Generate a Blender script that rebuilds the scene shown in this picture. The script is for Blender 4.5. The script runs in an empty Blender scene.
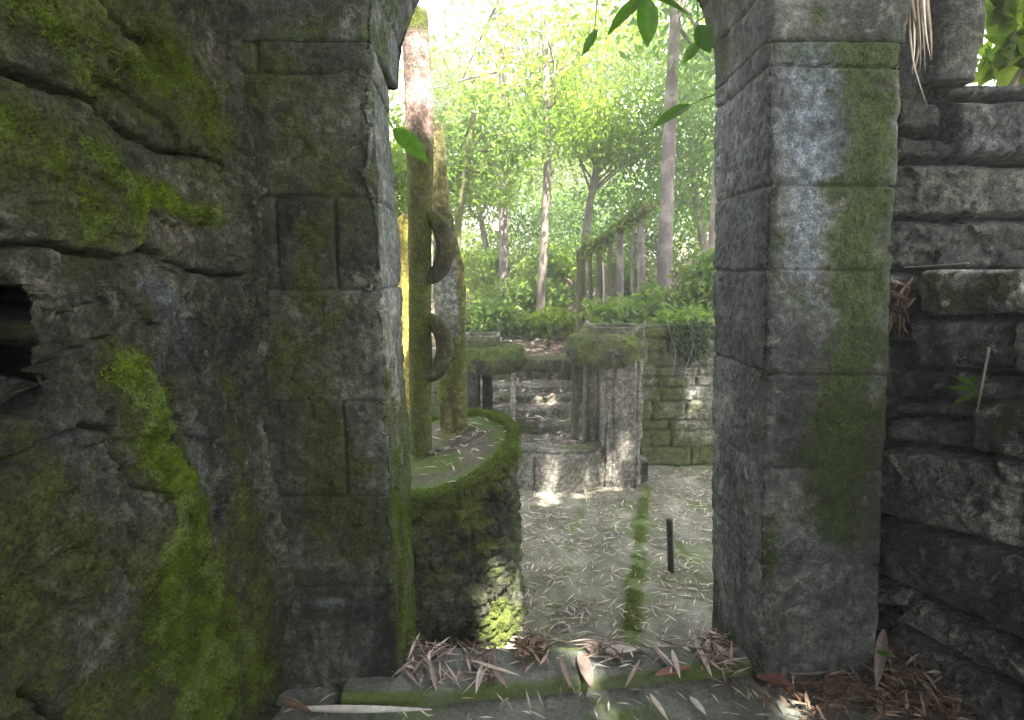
import bpy, math, random
import numpy as np
from mathutils import Vector
rng = np.random.default_rng(7)
random.seed(7)
S = bpy.context.scene
COL = S.collection
F = 560.0
TH = math.atan(90.0 / F)
CT, ST = math.cos(TH), math.sin(TH)
CAM = np.array([0.0, 0.0, 1.55])
ZG = -0.35                                   # courtyard level, below the passage floor

# ------------------------------------------------------------------ measuring helpers
def ray(u, v):
    a = (u - 512) / F; b = (360 - v) / F
    return np.array([a, CT + ST * b, -ST + CT * b])
def atY(u, v, Y):
    d = ray(u, v); return CAM + d * (Y / d[1])
def atZ(u, v, z):
    d = ray(u, v); return CAM + d * ((z - CAM[2]) / d[2])
def onplane(u, v, Q, n):
    d = ray(u, v); return CAM + d * (np.dot(Q - CAM, n) / np.dot(d, n))

# ------------------------------------------------------------------ noise
def _h(ix, iy, iz, seed):
    h = (ix.astype(np.uint32) * np.uint32(374761393) + iy.astype(np.uint32) * np.uint32(668265263)
         + iz.astype(np.uint32) * np.uint32(2147483647 ^ 0x5bd1e995) + np.uint32(seed * 974711 % 4294967291))
    h = (h ^ (h >> np.uint32(13))) * np.uint32(1274126177)
    h = (h ^ (h >> np.uint32(16))) * np.uint32(2246822519)
    h = h ^ (h >> np.uint32(15))
    return h.astype(np.float64) / 4294967295.0
def vnoise(p, seed=0):
    p = np.asarray(p, float); i = np.floor(p).astype(np.int64); f = p - i
    f = f * f * f * (f * (f * 6 - 15) + 10)
    x, y, z = i[:, 0] + 100000, i[:, 1] + 100000, i[:, 2] + 100000
    r = 0
    for dx in (0, 1):
        wx = f[:, 0] if dx else 1 - f[:, 0]
        for dy in (0, 1):
            wy = f[:, 1] if dy else 1 - f[:, 1]
            for dz in (0, 1):
                wz = f[:, 2] if dz else 1 - f[:, 2]
                r = r + _h(x + dx, y + dy, z + dz, seed) * wx * wy * wz
    return r * 2 - 1
def fbm(p, sc=1.0, octv=4, seed=0, gain=0.5):
    p = np.asarray(p, float) * sc; a = 1.0; r = np.zeros(len(p)); s = 0
    for k in range(octv):
        r += a * vnoise(p + k * 17.13, seed + k); s += a; a *= gain; p = p * 2.03
    return r / s
def sst(a, b, x):
    t = np.clip((x - a) / (b - a), 0, 1); return t * t * (3 - 2 * t)
def segdist(P, pts):
    """distance of 2-D points to a polyline"""
    P = np.asarray(P); d = np.full(len(P), 1e9)
    pts = [np.asarray(q, float) for q in pts]
    for a, b in zip(pts[:-1], pts[1:]):
        ab = b - a; L = max(np.dot(ab, ab), 1e-12)
        t = np.clip(((P - a) @ ab) / L, 0, 1)
        d = np.minimum(d, np.hypot(*(P - a - t[:, None] * ab).T))
    return d
def polyin(P, poly):
    """inside distance of 2-D points to a convex polygon (positive inside)"""
    poly = np.asarray(poly, float); c = poly.mean(0); m = np.full(len(P), 1e9)
    for a, b in zip(poly, np.roll(poly, -1, 0)):
        n = np.array([b[1] - a[1], a[0] - b[0]]); n = n / (np.hypot(*n) + 1e-9)
        if np.dot(n, c - a) < 0: n = -n
        m = np.minimum(m, (P - a) @ n)
    return m
def courses(u, z, hc, wc, seed, warp=0.02):
    """rubble or ashlar courses: distance to the nearest joint and a random number per stone"""
    q = np.stack([u * 2.2, z * 2.2, np.full(len(u), seed * 3.7)], 1)
    u = u + warp * fbm(q, 1.5, 3, seed); z = z + warp * fbm(q, 1.5, 3, seed + 9)
    r = np.random.default_rng(seed)
    hs = hc * r.uniform(0.6, 1.4, 400); ed = np.cumsum(hs) - 60 * hc
    row = np.searchsorted(ed, z); lo = ed[row - 1]; hi = ed[row]
    dz = np.minimum(z - lo, hi - z)
    off = r.uniform(0, 50, 500)[row]; w = (wc * r.uniform(0.7, 1.3, 500))[row]
    x = u / w + off; k = np.floor(x).astype(int)
    jit = lambda kk: kk + 0.6 * (_h(kk, row, row * 0 + 3, seed) - 0.5)
    a = jit(k); b = jit(k + 1)
    k = np.where(x < a, k - 1, np.where(x > b, k + 1, k)); a = jit(k); b = jit(k + 1)
    du = np.minimum(x - a, b - x) * w
    return np.minimum(dz, du), _h(k, row, row * 0 + 11, seed)

def facets(a, b, sc, seed):
    """broken-stone facets: every cell is a tilted plane; returns height (-1..1) and a random number per cell"""
    x, y = a * sc, b * sc; ix, iy = np.floor(x).astype(int), np.floor(y).astype(int)
    bd = np.full(len(x), 9e9); bh = np.zeros(len(x)); br = np.zeros(len(x)); o = np.full(len(x), seed)
    for dx in (-1, 0, 1):
        for dy in (-1, 0, 1):
            cx, cy = ix + dx + 50000, iy + dy + 50000
            px = ix + dx + _h(cx, cy, o, seed); py = iy + dy + _h(cx, cy, o, seed + 1)
            d = (x - px) ** 2 + (y - py) ** 2; k = d < bd
            h = (x - px) * (_h(cx, cy, o, seed + 2) - .5) * 2 + (y - py) * (_h(cx, cy, o, seed + 3) - .5) * 2 + (_h(cx, cy, o, seed + 4) - .5)
            bd = np.where(k, d, bd); bh = np.where(k, h, bh); br = np.where(k, _h(cx, cy, o, seed + 5), br)
    return bh, br
# ------------------------------------------------------------------ object helpers
def tag(o, label=None, cat=None, group=None, kind=None):
    if label: o['label'] = label
    if cat: o['category'] = cat
    if group: o['group'] = group
    o['kind'] = kind or o.get('kind') or 'thing'
    return o
def thing(name, loc, label, cat, group=None):
    o = bpy.data.objects.new(name, None); COL.objects.link(o)
    o.empty_display_size = 0.1; o.location = Vector([float(x) for x in loc])
    return tag(o, label, cat, group)
def mk(name, V, Fc, mat, parent=None, smooth=True, attrs=None, label=None):
    """one mesh object from world coordinates; the origin goes to the base (or the parent's origin)"""
    V = np.asarray(V, float)
    if parent is not None:
        L = np.array(parent.location); pp = parent
        while pp.parent is not None: pp = pp.parent; L = L + np.array(pp.location)
    else:
        L = np.array([(V[:, 0].min() + V[:, 0].max()) / 2, (V[:, 1].min() + V[:, 1].max()) / 2, V[:, 2].min()])
    me = bpy.data.meshes.new(name)
    V2 = V - L
    if isinstance(Fc, np.ndarray):
        nf, k = Fc.shape
        me.vertices.add(len(V2)); me.vertices.foreach_set('co', V2.astype(np.float32).ravel())
        me.loops.add(nf * k); me.loops.foreach_set('vertex_index', Fc.astype(np.int32).ravel())
        me.polygons.add(nf); me.polygons.foreach_set('loop_start', np.arange(0, nf * k, k, dtype=np.int32))
        me.update(calc_edges=True)
    else:
        me.from_pydata(V2.tolist(), [], [list(map(int, f)) for f in Fc])
    me.polygons.foreach_set('use_smooth', np.full(len(me.polygons), bool(smooth)))
    if attrs:
        for k_, a in attrs.items():
            at = me.attributes.new(k_, 'FLOAT', 'POINT'); at.data.foreach_set('value', np.asarray(a, np.float32))
    me.materials.append(mat); me.validate(); me.update()
    o = bpy.data.objects.new(name, me); COL.objects.link(o)
    if parent is not None: o.parent = parent
    else: o.location = Vector(L.tolist())
    if label: o['label'] = label
    return o
def gridfaces(nu, nv, wrap=False, base=0):
    i = np.arange(nv - 1)[:, None]; j = np.arange(nu if wrap else nu - 1)[None, :]
    j2 = (j + 1) % nu
    f = np.stack([i * nu + j, i * nu + j2, (i + 1) * nu + j2, (i + 1) * nu + j], -1).reshape(-1, 4)
    return f + base
def loft(rings, caps=True):
    """rings (nz, ns, 3) closed round; returns verts, faces (list) with fan caps"""
    nz, ns, _ = rings.shape
    V = rings.reshape(-1, 3); Fq = gridfaces(ns, nz, True)
    if not caps: return V, Fq
    c0 = rings[0].mean(0); c1 = rings[-1].mean(0)
    V = np.vstack([V, c0, c1]); n0 = nz * ns
    j = np.arange(ns); j2 = (j + 1) % ns
    bot = np.stack([np.full(ns, n0), j2, j, j2], 1)[:, :3]
    top = np.stack([np.full(ns, n0 + 1), (nz - 1) * ns + j, (nz - 1) * ns + j2], 1)
    return V, Fq.tolist() + bot.tolist() + top.tolist()
def join(parts):
    Vs, Fs, n = [], [], 0
    for V, Fc in parts:
        Vs.append(np.asarray(V, float)); Fs += [[int(i) + n for i in f] for f in Fc]; n += len(V)
    return np.vstack(Vs), Fs
def tube(pts, rad, ns=10, seed=0, rough=0.0, closed=True):
    pts = np.asarray(pts, float); rad = np.broadcast_to(np.asarray(rad, float), (len(pts),))
    t = np.gradient(pts, axis=0); t /= np.linalg.norm(t, axis=1)[:, None] + 1e-9
    ref = np.array([0.0, 1, 0.13]) if abs(t[0][1]) < 0.8 else np.array([1.0, 0, 0.1])
    rings = []
    for p, d, r in zip(pts, t, rad):
        a = np.cross(d, ref); a /= np.linalg.norm(a); b = np.cross(d, a)
        th = np.linspace(0, 2 * math.pi, ns, endpoint=False)
        rings.append(p + r * (np.cos(th)[:, None] * a + np.sin(th)[:, None] * b))
    R = np.array(rings)
    if rough:
        c = np.repeat(pts[:, None], ns, 1); d = R - c
        n = fbm(R.reshape(-1, 3), 4.0 / max(rad.max() * 8, 0.2), 4, seed).reshape(R.shape[:2])
        R = c + d * (1 + rough * n[..., None])
    return loft(R, closed)
def interp(pts, n):
    pts = np.asarray(pts, float); s = np.r_[0, np.cumsum(np.linalg.norm(np.diff(pts, axis=0), axis=1))]
    x = np.linspace(0, s[-1], n); out = np.stack([np.interp(x, s, pts[:, k]) for k in range(3)], 1)
    for _ in range(max(1, n // 8)):
        out[1:-1] = (out[:-2] + 2 * out[1:-1] + out[2:]) / 4
    return out
def facewall(us, zs, O, U, N, thick, hfun, attrfun=None, under=None):
    """a dense masonry face (us along U, zs up) displaced along N by hfun, closed by a back at depth `thick`"""
    O, U, N = map(lambda a: np.asarray(a, float), (O, U, N))
    uu, zz = np.meshgrid(us, zs); u = uu.ravel(); z = zz.ravel()
    base = O + u[:, None] * U + z[:, None] * np.array([0, 0, 1.0])
    h = hfun(u, z, base); V = base + h[:, None] * N + (under(u, z)[:, None] * U if under is not None else 0)
    nu, nz = len(us), len(zs)
    Fq = gridfaces(nu, nz)
    # skirt ring and back
    idx = np.r_[np.arange(nu), nu - 1 + nu * np.arange(1, nz), (nz - 1) * nu + np.arange(nu - 2, -1, -1), nu * np.arange(nz - 2, 0, -1)]
    Bk = base[idx] - N * thick; n0 = len(V)
    k = np.arange(len(idx)); k2 = (k + 1) % len(idx)
    sk = np.stack([idx[k2], idx[k], n0 + k, n0 + k2], 1)
    cen = len(V) + len(Bk)
    V2 = np.vstack([V, Bk, Bk.mean(0)])
    back = np.stack([np.full(len(k), cen), n0 + k2, n0 + k, n0 + k], 1)
    allq = np.vstack([Fq, sk])
    attrs = {}
    if attrfun:
        for kk, a in attrfun(u, z, base, h).items(): attrs[kk] = np.r_[a, np.zeros(len(Bk) + 1)]
    Fl = allq.tolist() + back[:, :3].tolist()
    return V2, Fl, attrs, (V, h)

# ------------------------------------------------------------------ materials
def newmat(name):
    m = bpy.data.materials.new(name); m.use_nodes = True
    nt = m.node_tree; nt.nodes.clear()
    return m, nt
class NB:
    def __init__(s, nt): s.nt = nt
    def n(s, typ, **kw):
        nd = s.nt.nodes.new(typ)
        for k, v in kw.items():
            if k == 'ins':
                for kk, vv in v.items():
                    if hasattr(vv, 'is_linked') or isinstance(vv, bpy.types.NodeSocket): s.nt.links.new(vv, nd.inputs[kk])
                    else: nd.inputs[kk].default_value = vv
            else: setattr(nd, k, v)
        return nd
    def noise(s, vec, scale, detail=5, rough=0.55, dist=0.0):
        return s.n('ShaderNodeTexNoise', ins={'Vector': vec, 'Scale': scale, 'Detail': detail, 'Roughness': rough, 'Distortion': dist}).outputs['Fac']
    def ramp(s, fac, stops, interp='LINEAR'):
        r = s.n('ShaderNodeValToRGB', ins={'Fac': fac}); cr = r.color_ramp; cr.interpolation = interp
        while len(cr.elements) < len(stops): cr.elements.new(0.5)
        for e, (p, c) in zip(cr.elements, stops):
            e.position = p; e.color = (*c, 1) if isinstance(c, (tuple, list)) else (c, c, c, 1)
        return r.outputs['Color']
    def mix(s, fac, a, b, mode='MIX'):
        m = s.n('ShaderNodeMix', data_type='RGBA', blend_type=mode)
        for sock, v in ((m.inputs[0], fac), (m.inputs[6], a), (m.inputs[7], b)):
            if isinstance(v, bpy.types.NodeSocket): s.nt.links.new(v, sock)
            else: sock.default_value = v if not isinstance(v, tuple) else (*v[:3], 1)
        return m.outputs[2]
    def math(s, op, a, b=0.0, clamp=False):
        m = s.n('ShaderNodeMath', operation=op, use_clamp=clamp)
        for sock, v in ((m.inputs[0], a), (m.inputs[1], b)):
            if isinstance(v, bpy.types.NodeSocket): s.nt.links.new(v, sock)
            else: sock.default_value = v
        return m.outputs[0]
    def attr(s, name): return s.n('ShaderNodeAttribute', attribute_name=name).outputs['Fac']
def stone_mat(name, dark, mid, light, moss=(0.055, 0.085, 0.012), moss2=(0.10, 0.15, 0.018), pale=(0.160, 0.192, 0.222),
              scale=1.0, rough=0.85, bump=0.6, moss_bias=0.0, streak=0.5, lichen=0.5, grain=0.85, thick=None):
    m, nt = newmat(name); b = NB(nt)
    tc = b.n('ShaderNodeTexCoord').outputs['Object']
    n1 = b.noise(tc, 2.6 * scale, 9, 0.65, 0.4)
    col = b.ramp(n1, [(0.38, dark), (0.51, mid), (0.65, light)])
    st = b.n('ShaderNodeMapping', ins={'Vector': tc, 'Scale': (9.0 * scale, 9.0 * scale, 0.7 * scale)}).outputs[0]
    n2 = b.ramp(b.noise(st, 1.0, 6, 0.6, 0.3), [(0.38, 0.45), (0.62, 1.15)])
    col = b.mix(streak, col, b.mix(1.0, col, n2, 'MULTIPLY'))
    n3 = b.mix(1.0, b.ramp(b.noise(tc, 30 * scale, 8, 0.78), [(0.40, 0.35), (0.50, 0.95), (0.61, 2.1)]), b.ramp(b.noise(tc, 140 * scale, 4, 0.75), [(0.40, 0.55), (0.50, 0.95), (0.60, 1.6)]), 'MULTIPLY')
    col = b.mix(grain, col, b.mix(1.0, col, n3, 'MULTIPLY'))
    li = b.ramp(b.noise(tc, 11 * scale, 8, 0.72, 0.6), [(0.57, 0.0), (0.63, 1.0)])
    col = b.mix(b.math('MULTIPLY', li, lichen), col, (light[0] * 1.7, light[1] * 1.7, light[2] * 1.6))
    tn = b.math('ADD', b.attr('tone'), 1.0); col = b.mix(1.0, col, b.n('ShaderNodeCombineXYZ', ins={0: tn, 1: tn, 2: tn}).outputs[0], 'MULTIPLY')
    pf = b.math('MULTIPLY', b.attr('pale'), b.ramp(b.noise(tc, 7, 8, 0.7), [(0.35, 0.25), (0.6, 1.0)]), True)
    col = b.mix(pf, col, b.mix(0.8, pale, b.mix(1.0, pale, n3, 'MULTIPLY')))
    mn = b.noise(tc, 7.5 * scale, 10, 0.74, 0.5)
    mf = b.ramp(b.math('ADD', b.math('ADD', b.attr('moss'), b.math('MULTIPLY', b.math('SUBTRACT', mn, 0.5), 2.3)), moss_bias - 0.12), [(0.22, 0.0), (0.62, 1.0)])
    mcol = b.mix(b.ramp(b.noise(tc, 19 * scale, 7, 0.7), [(0.38, 0.0), (0.66, 1.0)]), moss, moss2)
    if thick: mcol = b.mix(b.ramp(b.math('ADD', b.attr('moss'), b.math('MULTIPLY', b.math('SUBTRACT', mn, 0.5), 1.2)), [(0.75, 0.0), (1.0, 0.9)]), mcol, thick)
    mcol = b.mix(0.8, mcol, b.mix(1.0, mcol, b.ramp(b.noise(tc, 120, 5, 0.75), [(0.40, 0.28), (0.60, 1.8)]), 'MULTIPLY'))
    col = b.mix(b.math('MULTIPLY', mf, 0.92), col, mcol)
    bb = b.math('ADD', b.math('MULTIPLY', b.noise(tc, 22 * scale, 8, 0.65), 1.0), b.math('MULTIPLY', b.noise(tc, 110 * scale, 6, 0.75), 0.5))
    bp = b.n('ShaderNodeBump', ins={'Strength': min(1.0, bump), 'Distance': 0.035, 'Height': bb})
    rg = b.mix(mf, (rough,) * 3, (0.95,) * 3)
    p = b.n('ShaderNodeBsdfPrincipled', ins={'Base Color': col, 'Roughness': rg, 'Normal': bp.outputs[0], 'Specular IOR Level': 0.3})
    nt.links.new(p.outputs[0], b.n('ShaderNodeOutputMaterial').inputs[0])
    return m
def leaf_mat(name, stops, trans=0.5, rough=0.5, tint=(0.9, 1.0, 0.35), spec=0.3):
    """leaves: a colour picked per leaf ('rnd'), part of the light passing through"""
    m, nt = newmat(name); b = NB(nt)
    col = b.ramp(b.attr('rnd'), stops)
    tc = b.n('ShaderNodeTexCoord').outputs['Object']
    col = b.mix(0.5, col, b.mix(1.0, col, b.ramp(b.noise(tc, 40, 3), [(0.3, 0.6), (0.7, 1.4)]), 'MULTIPLY'))
    p = b.n('ShaderNodeBsdfPrincipled', ins={'Base Color': col, 'Roughness': rough, 'Specular IOR Level': spec})
    if trans > 0:
        t = b.n('ShaderNodeBsdfTranslucent', ins={'Color': b.mix(1.0, b.mix(1.0, col, (2.0, 2.0, 2.0), 'MULTIPLY'), tint, 'MULTIPLY')})
        mx = b.n('ShaderNodeMixShader', ins={0: trans, 1: p.outputs[0], 2: t.outputs[0]}); out = mx.outputs[0]
    else: out = p.outputs[0]
    nt.links.new(out, b.n('ShaderNodeOutputMaterial').inputs[0])
    return m
def bark_mat(name, c1, c2, c3=None, moss=0.0):
    m, nt = newmat(name); b = NB(nt)
    tc = b.n('ShaderNodeTexCoord').outputs['Object']
    st = b.n('ShaderNodeMapping', ins={'Vector': tc, 'Scale': (14, 14, 2.2)}).outputs[0]
    n = b.noise(st, 1.2, 8, 0.65, 0.5)
    col = b.ramp(n, [(0.32, c1), (0.62, c2)])
    if c3: col = b.mix(b.ramp(b.noise(tc, 3.2, 6, 0.6), [(0.5, 0.0), (0.62, 1.0)]), col, c3)
    mf = b.ramp(b.math('ADD', b.noise(tc, 5, 7, 0.65), moss - 0.5), [(0.45, 0.0), (0.6, 1.0)])
    col = b.mix(b.math('MULTIPLY', mf, 0.9 if moss else 0.0), col, (0.07, 0.09, 0.014))
    bp = b.n('ShaderNodeBump', ins={'Strength': 0.7, 'Distance': 0.02, 'Height': n})
    p = b.n('ShaderNodeBsdfPrincipled', ins={'Base Color': col, 'Roughness': 0.9, 'Normal': bp.outputs[0], 'Specular IOR Level': 0.2})
    nt.links.new(p.outputs[0], b.n('ShaderNodeOutputMaterial').inputs[0])
    return m
def ground_mat(name, stops, scale=3.0, moss=0.0, fine=60):
    m, nt = newmat(name); b = NB(nt)
    tc = b.n('ShaderNodeTexCoord').outputs['Object']
    col = b.ramp(b.noise(tc, scale, 9, 0.68, 0.5), stops)
    col = b.mix(0.9, col, b.mix(1.0, col, b.ramp(b.noise(tc, fine, 6, 0.75), [(0.3, 0.45), (0.7, 1.55)]), 'MULTIPLY'))
    mf = b.ramp(b.math('ADD', b.math('ADD', b.attr('moss'), b.math('MULTIPLY', b.math('SUBTRACT', b.noise(tc, 8, 8, 0.7), 0.5), 1.3)), moss), [(0.2, 0.0), (0.6, 1.0)])
    mc = b.ramp(b.noise(tc, 45, 6, 0.7), [(0.3, (0.05, 0.075, 0.015)), (0.7, (0.11, 0.16, 0.03))])
    col = b.mix(b.math('MULTIPLY', mf, 0.9), col, mc)
    bb = b.math('ADD', b.noise(tc, 14, 8, 0.65), b.math('MULTIPLY', b.noise(tc, 120, 5, 0.7), 0.4))
    bp = b.n('ShaderNodeBump', ins={'Strength': 0.5, 'Distance': 0.015, 'Height': bb})
    p = b.n('ShaderNodeBsdfPrincipled', ins={'Base Color': col, 'Roughness': 0.85, 'Normal': bp.outputs[0], 'Specular IOR Level': 0.25})
    nt.links.new(p.outputs[0], b.n('ShaderNodeOutputMaterial').inputs[0])
    return m

M = {}
M['wall'] = stone_mat('mossy_rubble', (0.018, 0.018, 0.012), (0.055, 0.053, 0.036), (0.135, 0.128, 0.095), moss=(0.030, 0.034, 0.006), moss2=(0.070, 0.082, 0.010), moss_bias=0.05, bump=1.0, thick=(0.10, 0.150, 0.018))
M['pier_green'] = stone_mat('damp_ashlar', (0.020, 0.022, 0.016), (0.050, 0.052, 0.040), (0.125, 0.125, 0.105), moss=(0.024, 0.033, 0.009), moss2=(0.052, 0.070, 0.014), moss_bias=0.05, bump=0.55, lichen=0.45, grain=0.6)
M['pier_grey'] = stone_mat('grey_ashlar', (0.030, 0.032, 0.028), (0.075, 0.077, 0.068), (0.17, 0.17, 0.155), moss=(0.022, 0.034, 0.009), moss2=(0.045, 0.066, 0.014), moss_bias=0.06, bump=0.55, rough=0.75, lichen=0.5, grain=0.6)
M['rubble'] = stone_mat('dark_rubble', (0.075, 0.075, 0.06), (0.18, 0.18, 0.15), (0.38, 0.38, 0.33), moss=(0.04, 0.052, 0.012), moss2=(0.085, 0.105, 0.025), moss_bias=-0.10, bump=1.0, rough=0.8, lichen=0.7)
M['drum'] = stone_mat('mossy_drum', (0.018, 0.02, 0.013), (0.05, 0.052, 0.036), (0.12, 0.118, 0.088), moss=(0.05, 0.068, 0.012), moss2=(0.14, 0.18, 0.026), moss_bias=0.05, bump=1.0)
M['court'] = stone_mat('pale_court_stone', (0.045, 0.044, 0.03), (0.125, 0.118, 0.09), (0.30, 0.285, 0.235), moss=(0.045, 0.06, 0.014), moss2=(0.09, 0.115, 0.022), pale=(0.5, 0.47, 0.42), moss_bias=0.10, bump=1.0)
M['concrete'] = stone_mat('weathered_concrete', (0.10, 0.10, 0.085), (0.20, 0.195, 0.17), (0.36, 0.34, 0.30), moss=(0.085, 0.10, 0.012), moss2=(0.16, 0.17, 0.018), pale=(0.62, 0.46, 0.40), moss_bias=-0.02, bump=0.5, streak=0.8)
M['column'] = stone_mat('mossy_column', (0.035, 0.034, 0.016), (0.075, 0.072, 0.034), (0.15, 0.14, 0.075), moss=(0.05, 0.062, 0.008), moss2=(0.10, 0.12, 0.014), pale=(0.46, 0.31, 0.27), moss_bias=0.0, bump=0.6, streak=0.8)
M['ochre'] = stone_mat('ochre_lichen_concrete', (0.07, 0.068, 0.03), (0.145, 0.135, 0.048), (0.26, 0.24, 0.10), moss=(0.06, 0.075, 0.014), moss2=(0.13, 0.15, 0.024), pale=(0.26, 0.27, 0.25), moss_bias=0.02, bump=0.7, streak=0.7)
M['yellow'] = stone_mat('yellow_lichen', (0.16, 0.13, 0.025), (0.33, 0.27, 0.045), (0.48, 0.40, 0.09), moss=(0.10, 0.11, 0.015), moss2=(0.2, 0.2, 0.03), bump=0.8, moss_bias=-0.1)
M['soil'] = ground_mat('planter_soil', [(0.35, (0.05, 0.042, 0.03)), (0.65, (0.14, 0.12, 0.09))], 6, -0.15)
M['paving'] = ground_mat('courtyard_stone', [(0.36, (0.085, 0.084, 0.060)), (0.52, (0.175, 0.168, 0.125)), (0.68, (0.31, 0.295, 0.24))], 3, -0.16)
M['floor'] = ground_mat('mossy_flagstone', [(0.3, (0.08, 0.085, 0.07)), (0.6, (0.17, 0.175, 0.15)), (0.8, (0.26, 0.26, 0.23))], 4, -0.2)
M['ground'] = ground_mat('forest_floor', [(0.3, (0.07, 0.055, 0.035)), (0.5, (0.13, 0.105, 0.07)), (0.75, (0.23, 0.18, 0.13))], 1.4, -0.1, 25)
M['leaf_far'] = leaf_mat('forest_leaves', [(0, (0.06, 0.10, 0.03)), (0.5, (0.11, 0.165, 0.04)), (1, (0.18, 0.23, 0.06))], 0.5)
M['leaf_blue'] = leaf_mat('cool_leaves', [(0, (0.05, 0.09, 0.035)), (0.5, (0.095, 0.15, 0.05)), (1, (0.15, 0.21, 0.07))], 0.5, tint=(0.85, 1, 0.42))
M['leaf_lime'] = leaf_mat('lime_leaves', [(0, (0.09, 0.14, 0.02)), (0.5, (0.15, 0.21, 0.03)), (1, (0.22, 0.27, 0.05))], 0.55)
M['leaf_dark'] = leaf_mat('canopy_leaves', [(0, (0.02, 0.04, 0.012)), (1, (0.06, 0.09, 0.02))], 0.3)
M['leaf_near'] = leaf_mat('vine_leaves', [(0, (0.07, 0.16, 0.015)), (1, (0.12, 0.22, 0.025))], 0.6, 0.4)
M['moss'] = leaf_mat('moss_fronds', [(0, (0.030, 0.034, 0.008)), (0.4, (0.055, 0.075, 0.010)), (0.7, (0.085, 0.125, 0.014)), (1, (0.14, 0.195, 0.022))], 0.25, 0.9, spec=0.1)
M['moss_bright'] = leaf_mat('bright_moss_fronds', [(0, (0.075, 0.095, 0.03)), (0.5, (0.125, 0.155, 0.045)), (1, (0.19, 0.22, 0.07))], 0.3, 0.9, spec=0.1)
M['straw'] = leaf_mat('straw_litter', [(0, (0.15, 0.12, 0.08)), (0.35, (0.36, 0.31, 0.24)), (1, (0.68, 0.62, 0.53))], 0.12, 0.7, tint=(1, 0.9, 0.7), spec=0.2)
M['pinkleaf'] = leaf_mat('dry_pink_leaves', [(0, (0.05, 0.03, 0.02)), (0.3, (0.16, 0.095, 0.07)), (0.6, (0.36, 0.27, 0.23)), (1, (0.62, 0.53, 0.48))], 0.1, 0.7, tint=(1, 0.85, 0.7), spec=0.2)
M['brown'] = leaf_mat('brown_litter', [(0, (0.07, 0.045, 0.03)), (0.45, (0.20, 0.115, 0.075)), (0.75, (0.33, 0.23, 0.165)), (1, (0.55, 0.47, 0.38))], 0.1, 0.6, tint=(1, 0.8, 0.5), spec=0.3)
M['red'] = leaf_mat('red_leaf', [(0, (0.13, 0.06, 0.045)), (1, (0.24, 0.11, 0.08))], 0.1, 0.5, tint=(1, 0.6, 0.4))
M['whiteleaf'] = leaf_mat('bleached_leaf', [(0, (0.45, 0.43, 0.40)), (1, (0.62, 0.58, 0.52))], 0.1, 0.6, tint=(1, 0.95, 0.8))
M['bark_grey'] = bark_mat('grey_bark', (0.10, 0.085, 0.08), (0.24, 0.21, 0.195))
M['bark_mauve'] = bark_mat('mauve_bark', (0.075, 0.06, 0.06), (0.17, 0.14, 0.138), (0.27, 0.235, 0.225))
M['bark_pale'] = bark_mat('pale_bark', (0.10, 0.08, 0.07), (0.21, 0.175, 0.155), (0.28, 0.235, 0.21))
M['bark_moss'] = bark_mat('mossy_bark', (0.08, 0.07, 0.045), (0.18, 0.15, 0.09), moss=0.55)
M['root'] = bark_mat('pale_root', (0.2, 0.18, 0.15), (0.42, 0.39, 0.34))
def iron():
    m, nt = newmat('rusty_iron'); b = NB(nt)
    tc = b.n('ShaderNodeTexCoord').outputs['Object']
    col = b.ramp(b.noise(tc, 30, 6, 0.7), [(0.35, (0.02, 0.02, 0.018)), (0.6, (0.05, 0.045, 0.035)), (0.8, (0.09, 0.055, 0.03))])
    p = b.n('ShaderNodeBsdfPrincipled', ins={'Base Color': col, 'Roughness': 0.7, 'Metallic': 0.3})
    nt.links.new(p.outputs[0], b.n('ShaderNodeOutputMaterial').inputs[0]); return m
M['iron'] = iron()

# ------------------------------------------------------------------ leaves
def leafgeo(P, D, N, L, W, fold=0.15, droop=0.2):
    """many leaves: base P, direction D, up N, length L, width W; 6 verts (two folded quads) each"""
    n = len(P); D = D / (np.linalg.norm(D, axis=1)[:, None] + 1e-9)
    Sd = np.cross(D, N); Sd /= np.linalg.norm(Sd, axis=1)[:, None] + 1e-9
    N = np.cross(Sd, D); L = np.broadcast_to(L, (n,))[:, None]; W = np.broadcast_to(W, (n,))[:, None]
    mid = P + D * L * 0.45; tip = P + D * L - N * L * droop
    up = N * W * fold
    V = np.stack([P, mid + Sd * W / 2 + up, mid - N * 0.02 * L, mid - Sd * W / 2 + up, tip], 1).reshape(-1, 3)
    k = np.arange(n)[:, None] * 5
    T = np.concatenate([k + np.array([0, 1, 2]), k + np.array([2, 1, 4]), k + np.array([0, 2, 3]), k + np.array([3, 2, 4])], 0)
    return V, T
def leafobj(name, P, D, N, L, W, mat, parent=None, fold=0.15, droop=0.2, rnd=None, kind=None):
    V, T = leafgeo(P, D, N, L, W, fold, droop)
    r = rng.random(len(P)) if rnd is None else rnd
    o = mk(name, V, T, mat, parent, True, {'rnd': np.repeat(r, 5)})
    if kind: o['kind'] = kind
    return o
def rdir(n, up=0.0):
    d = rng.normal(size=(n, 3)); d[:, 2] += up
    return d / np.linalg.norm(d, axis=1)[:, None]
def bladegeo(P, N, L, W, lean=0.6):
    n = len(P); d = N + lean * rng.normal(size=(n, 3)); d /= np.linalg.norm(d, axis=1)[:, None]
    s = np.cross(d, rng.normal(size=(n, 3))); s /= np.linalg.norm(s, axis=1)[:, None] + 1e-9
    L = np.broadcast_to(L, (n,))[:, None]; W = np.broadcast_to(W, (n,))[:, None]
    V = np.stack([P - s * W / 2, P + s * W / 2, P + d * L + rng.normal(size=(n, 3)) * L * 0.2], 1).reshape(-1, 3)
    return V, np.arange(3 * n).reshape(-1, 3)
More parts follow.
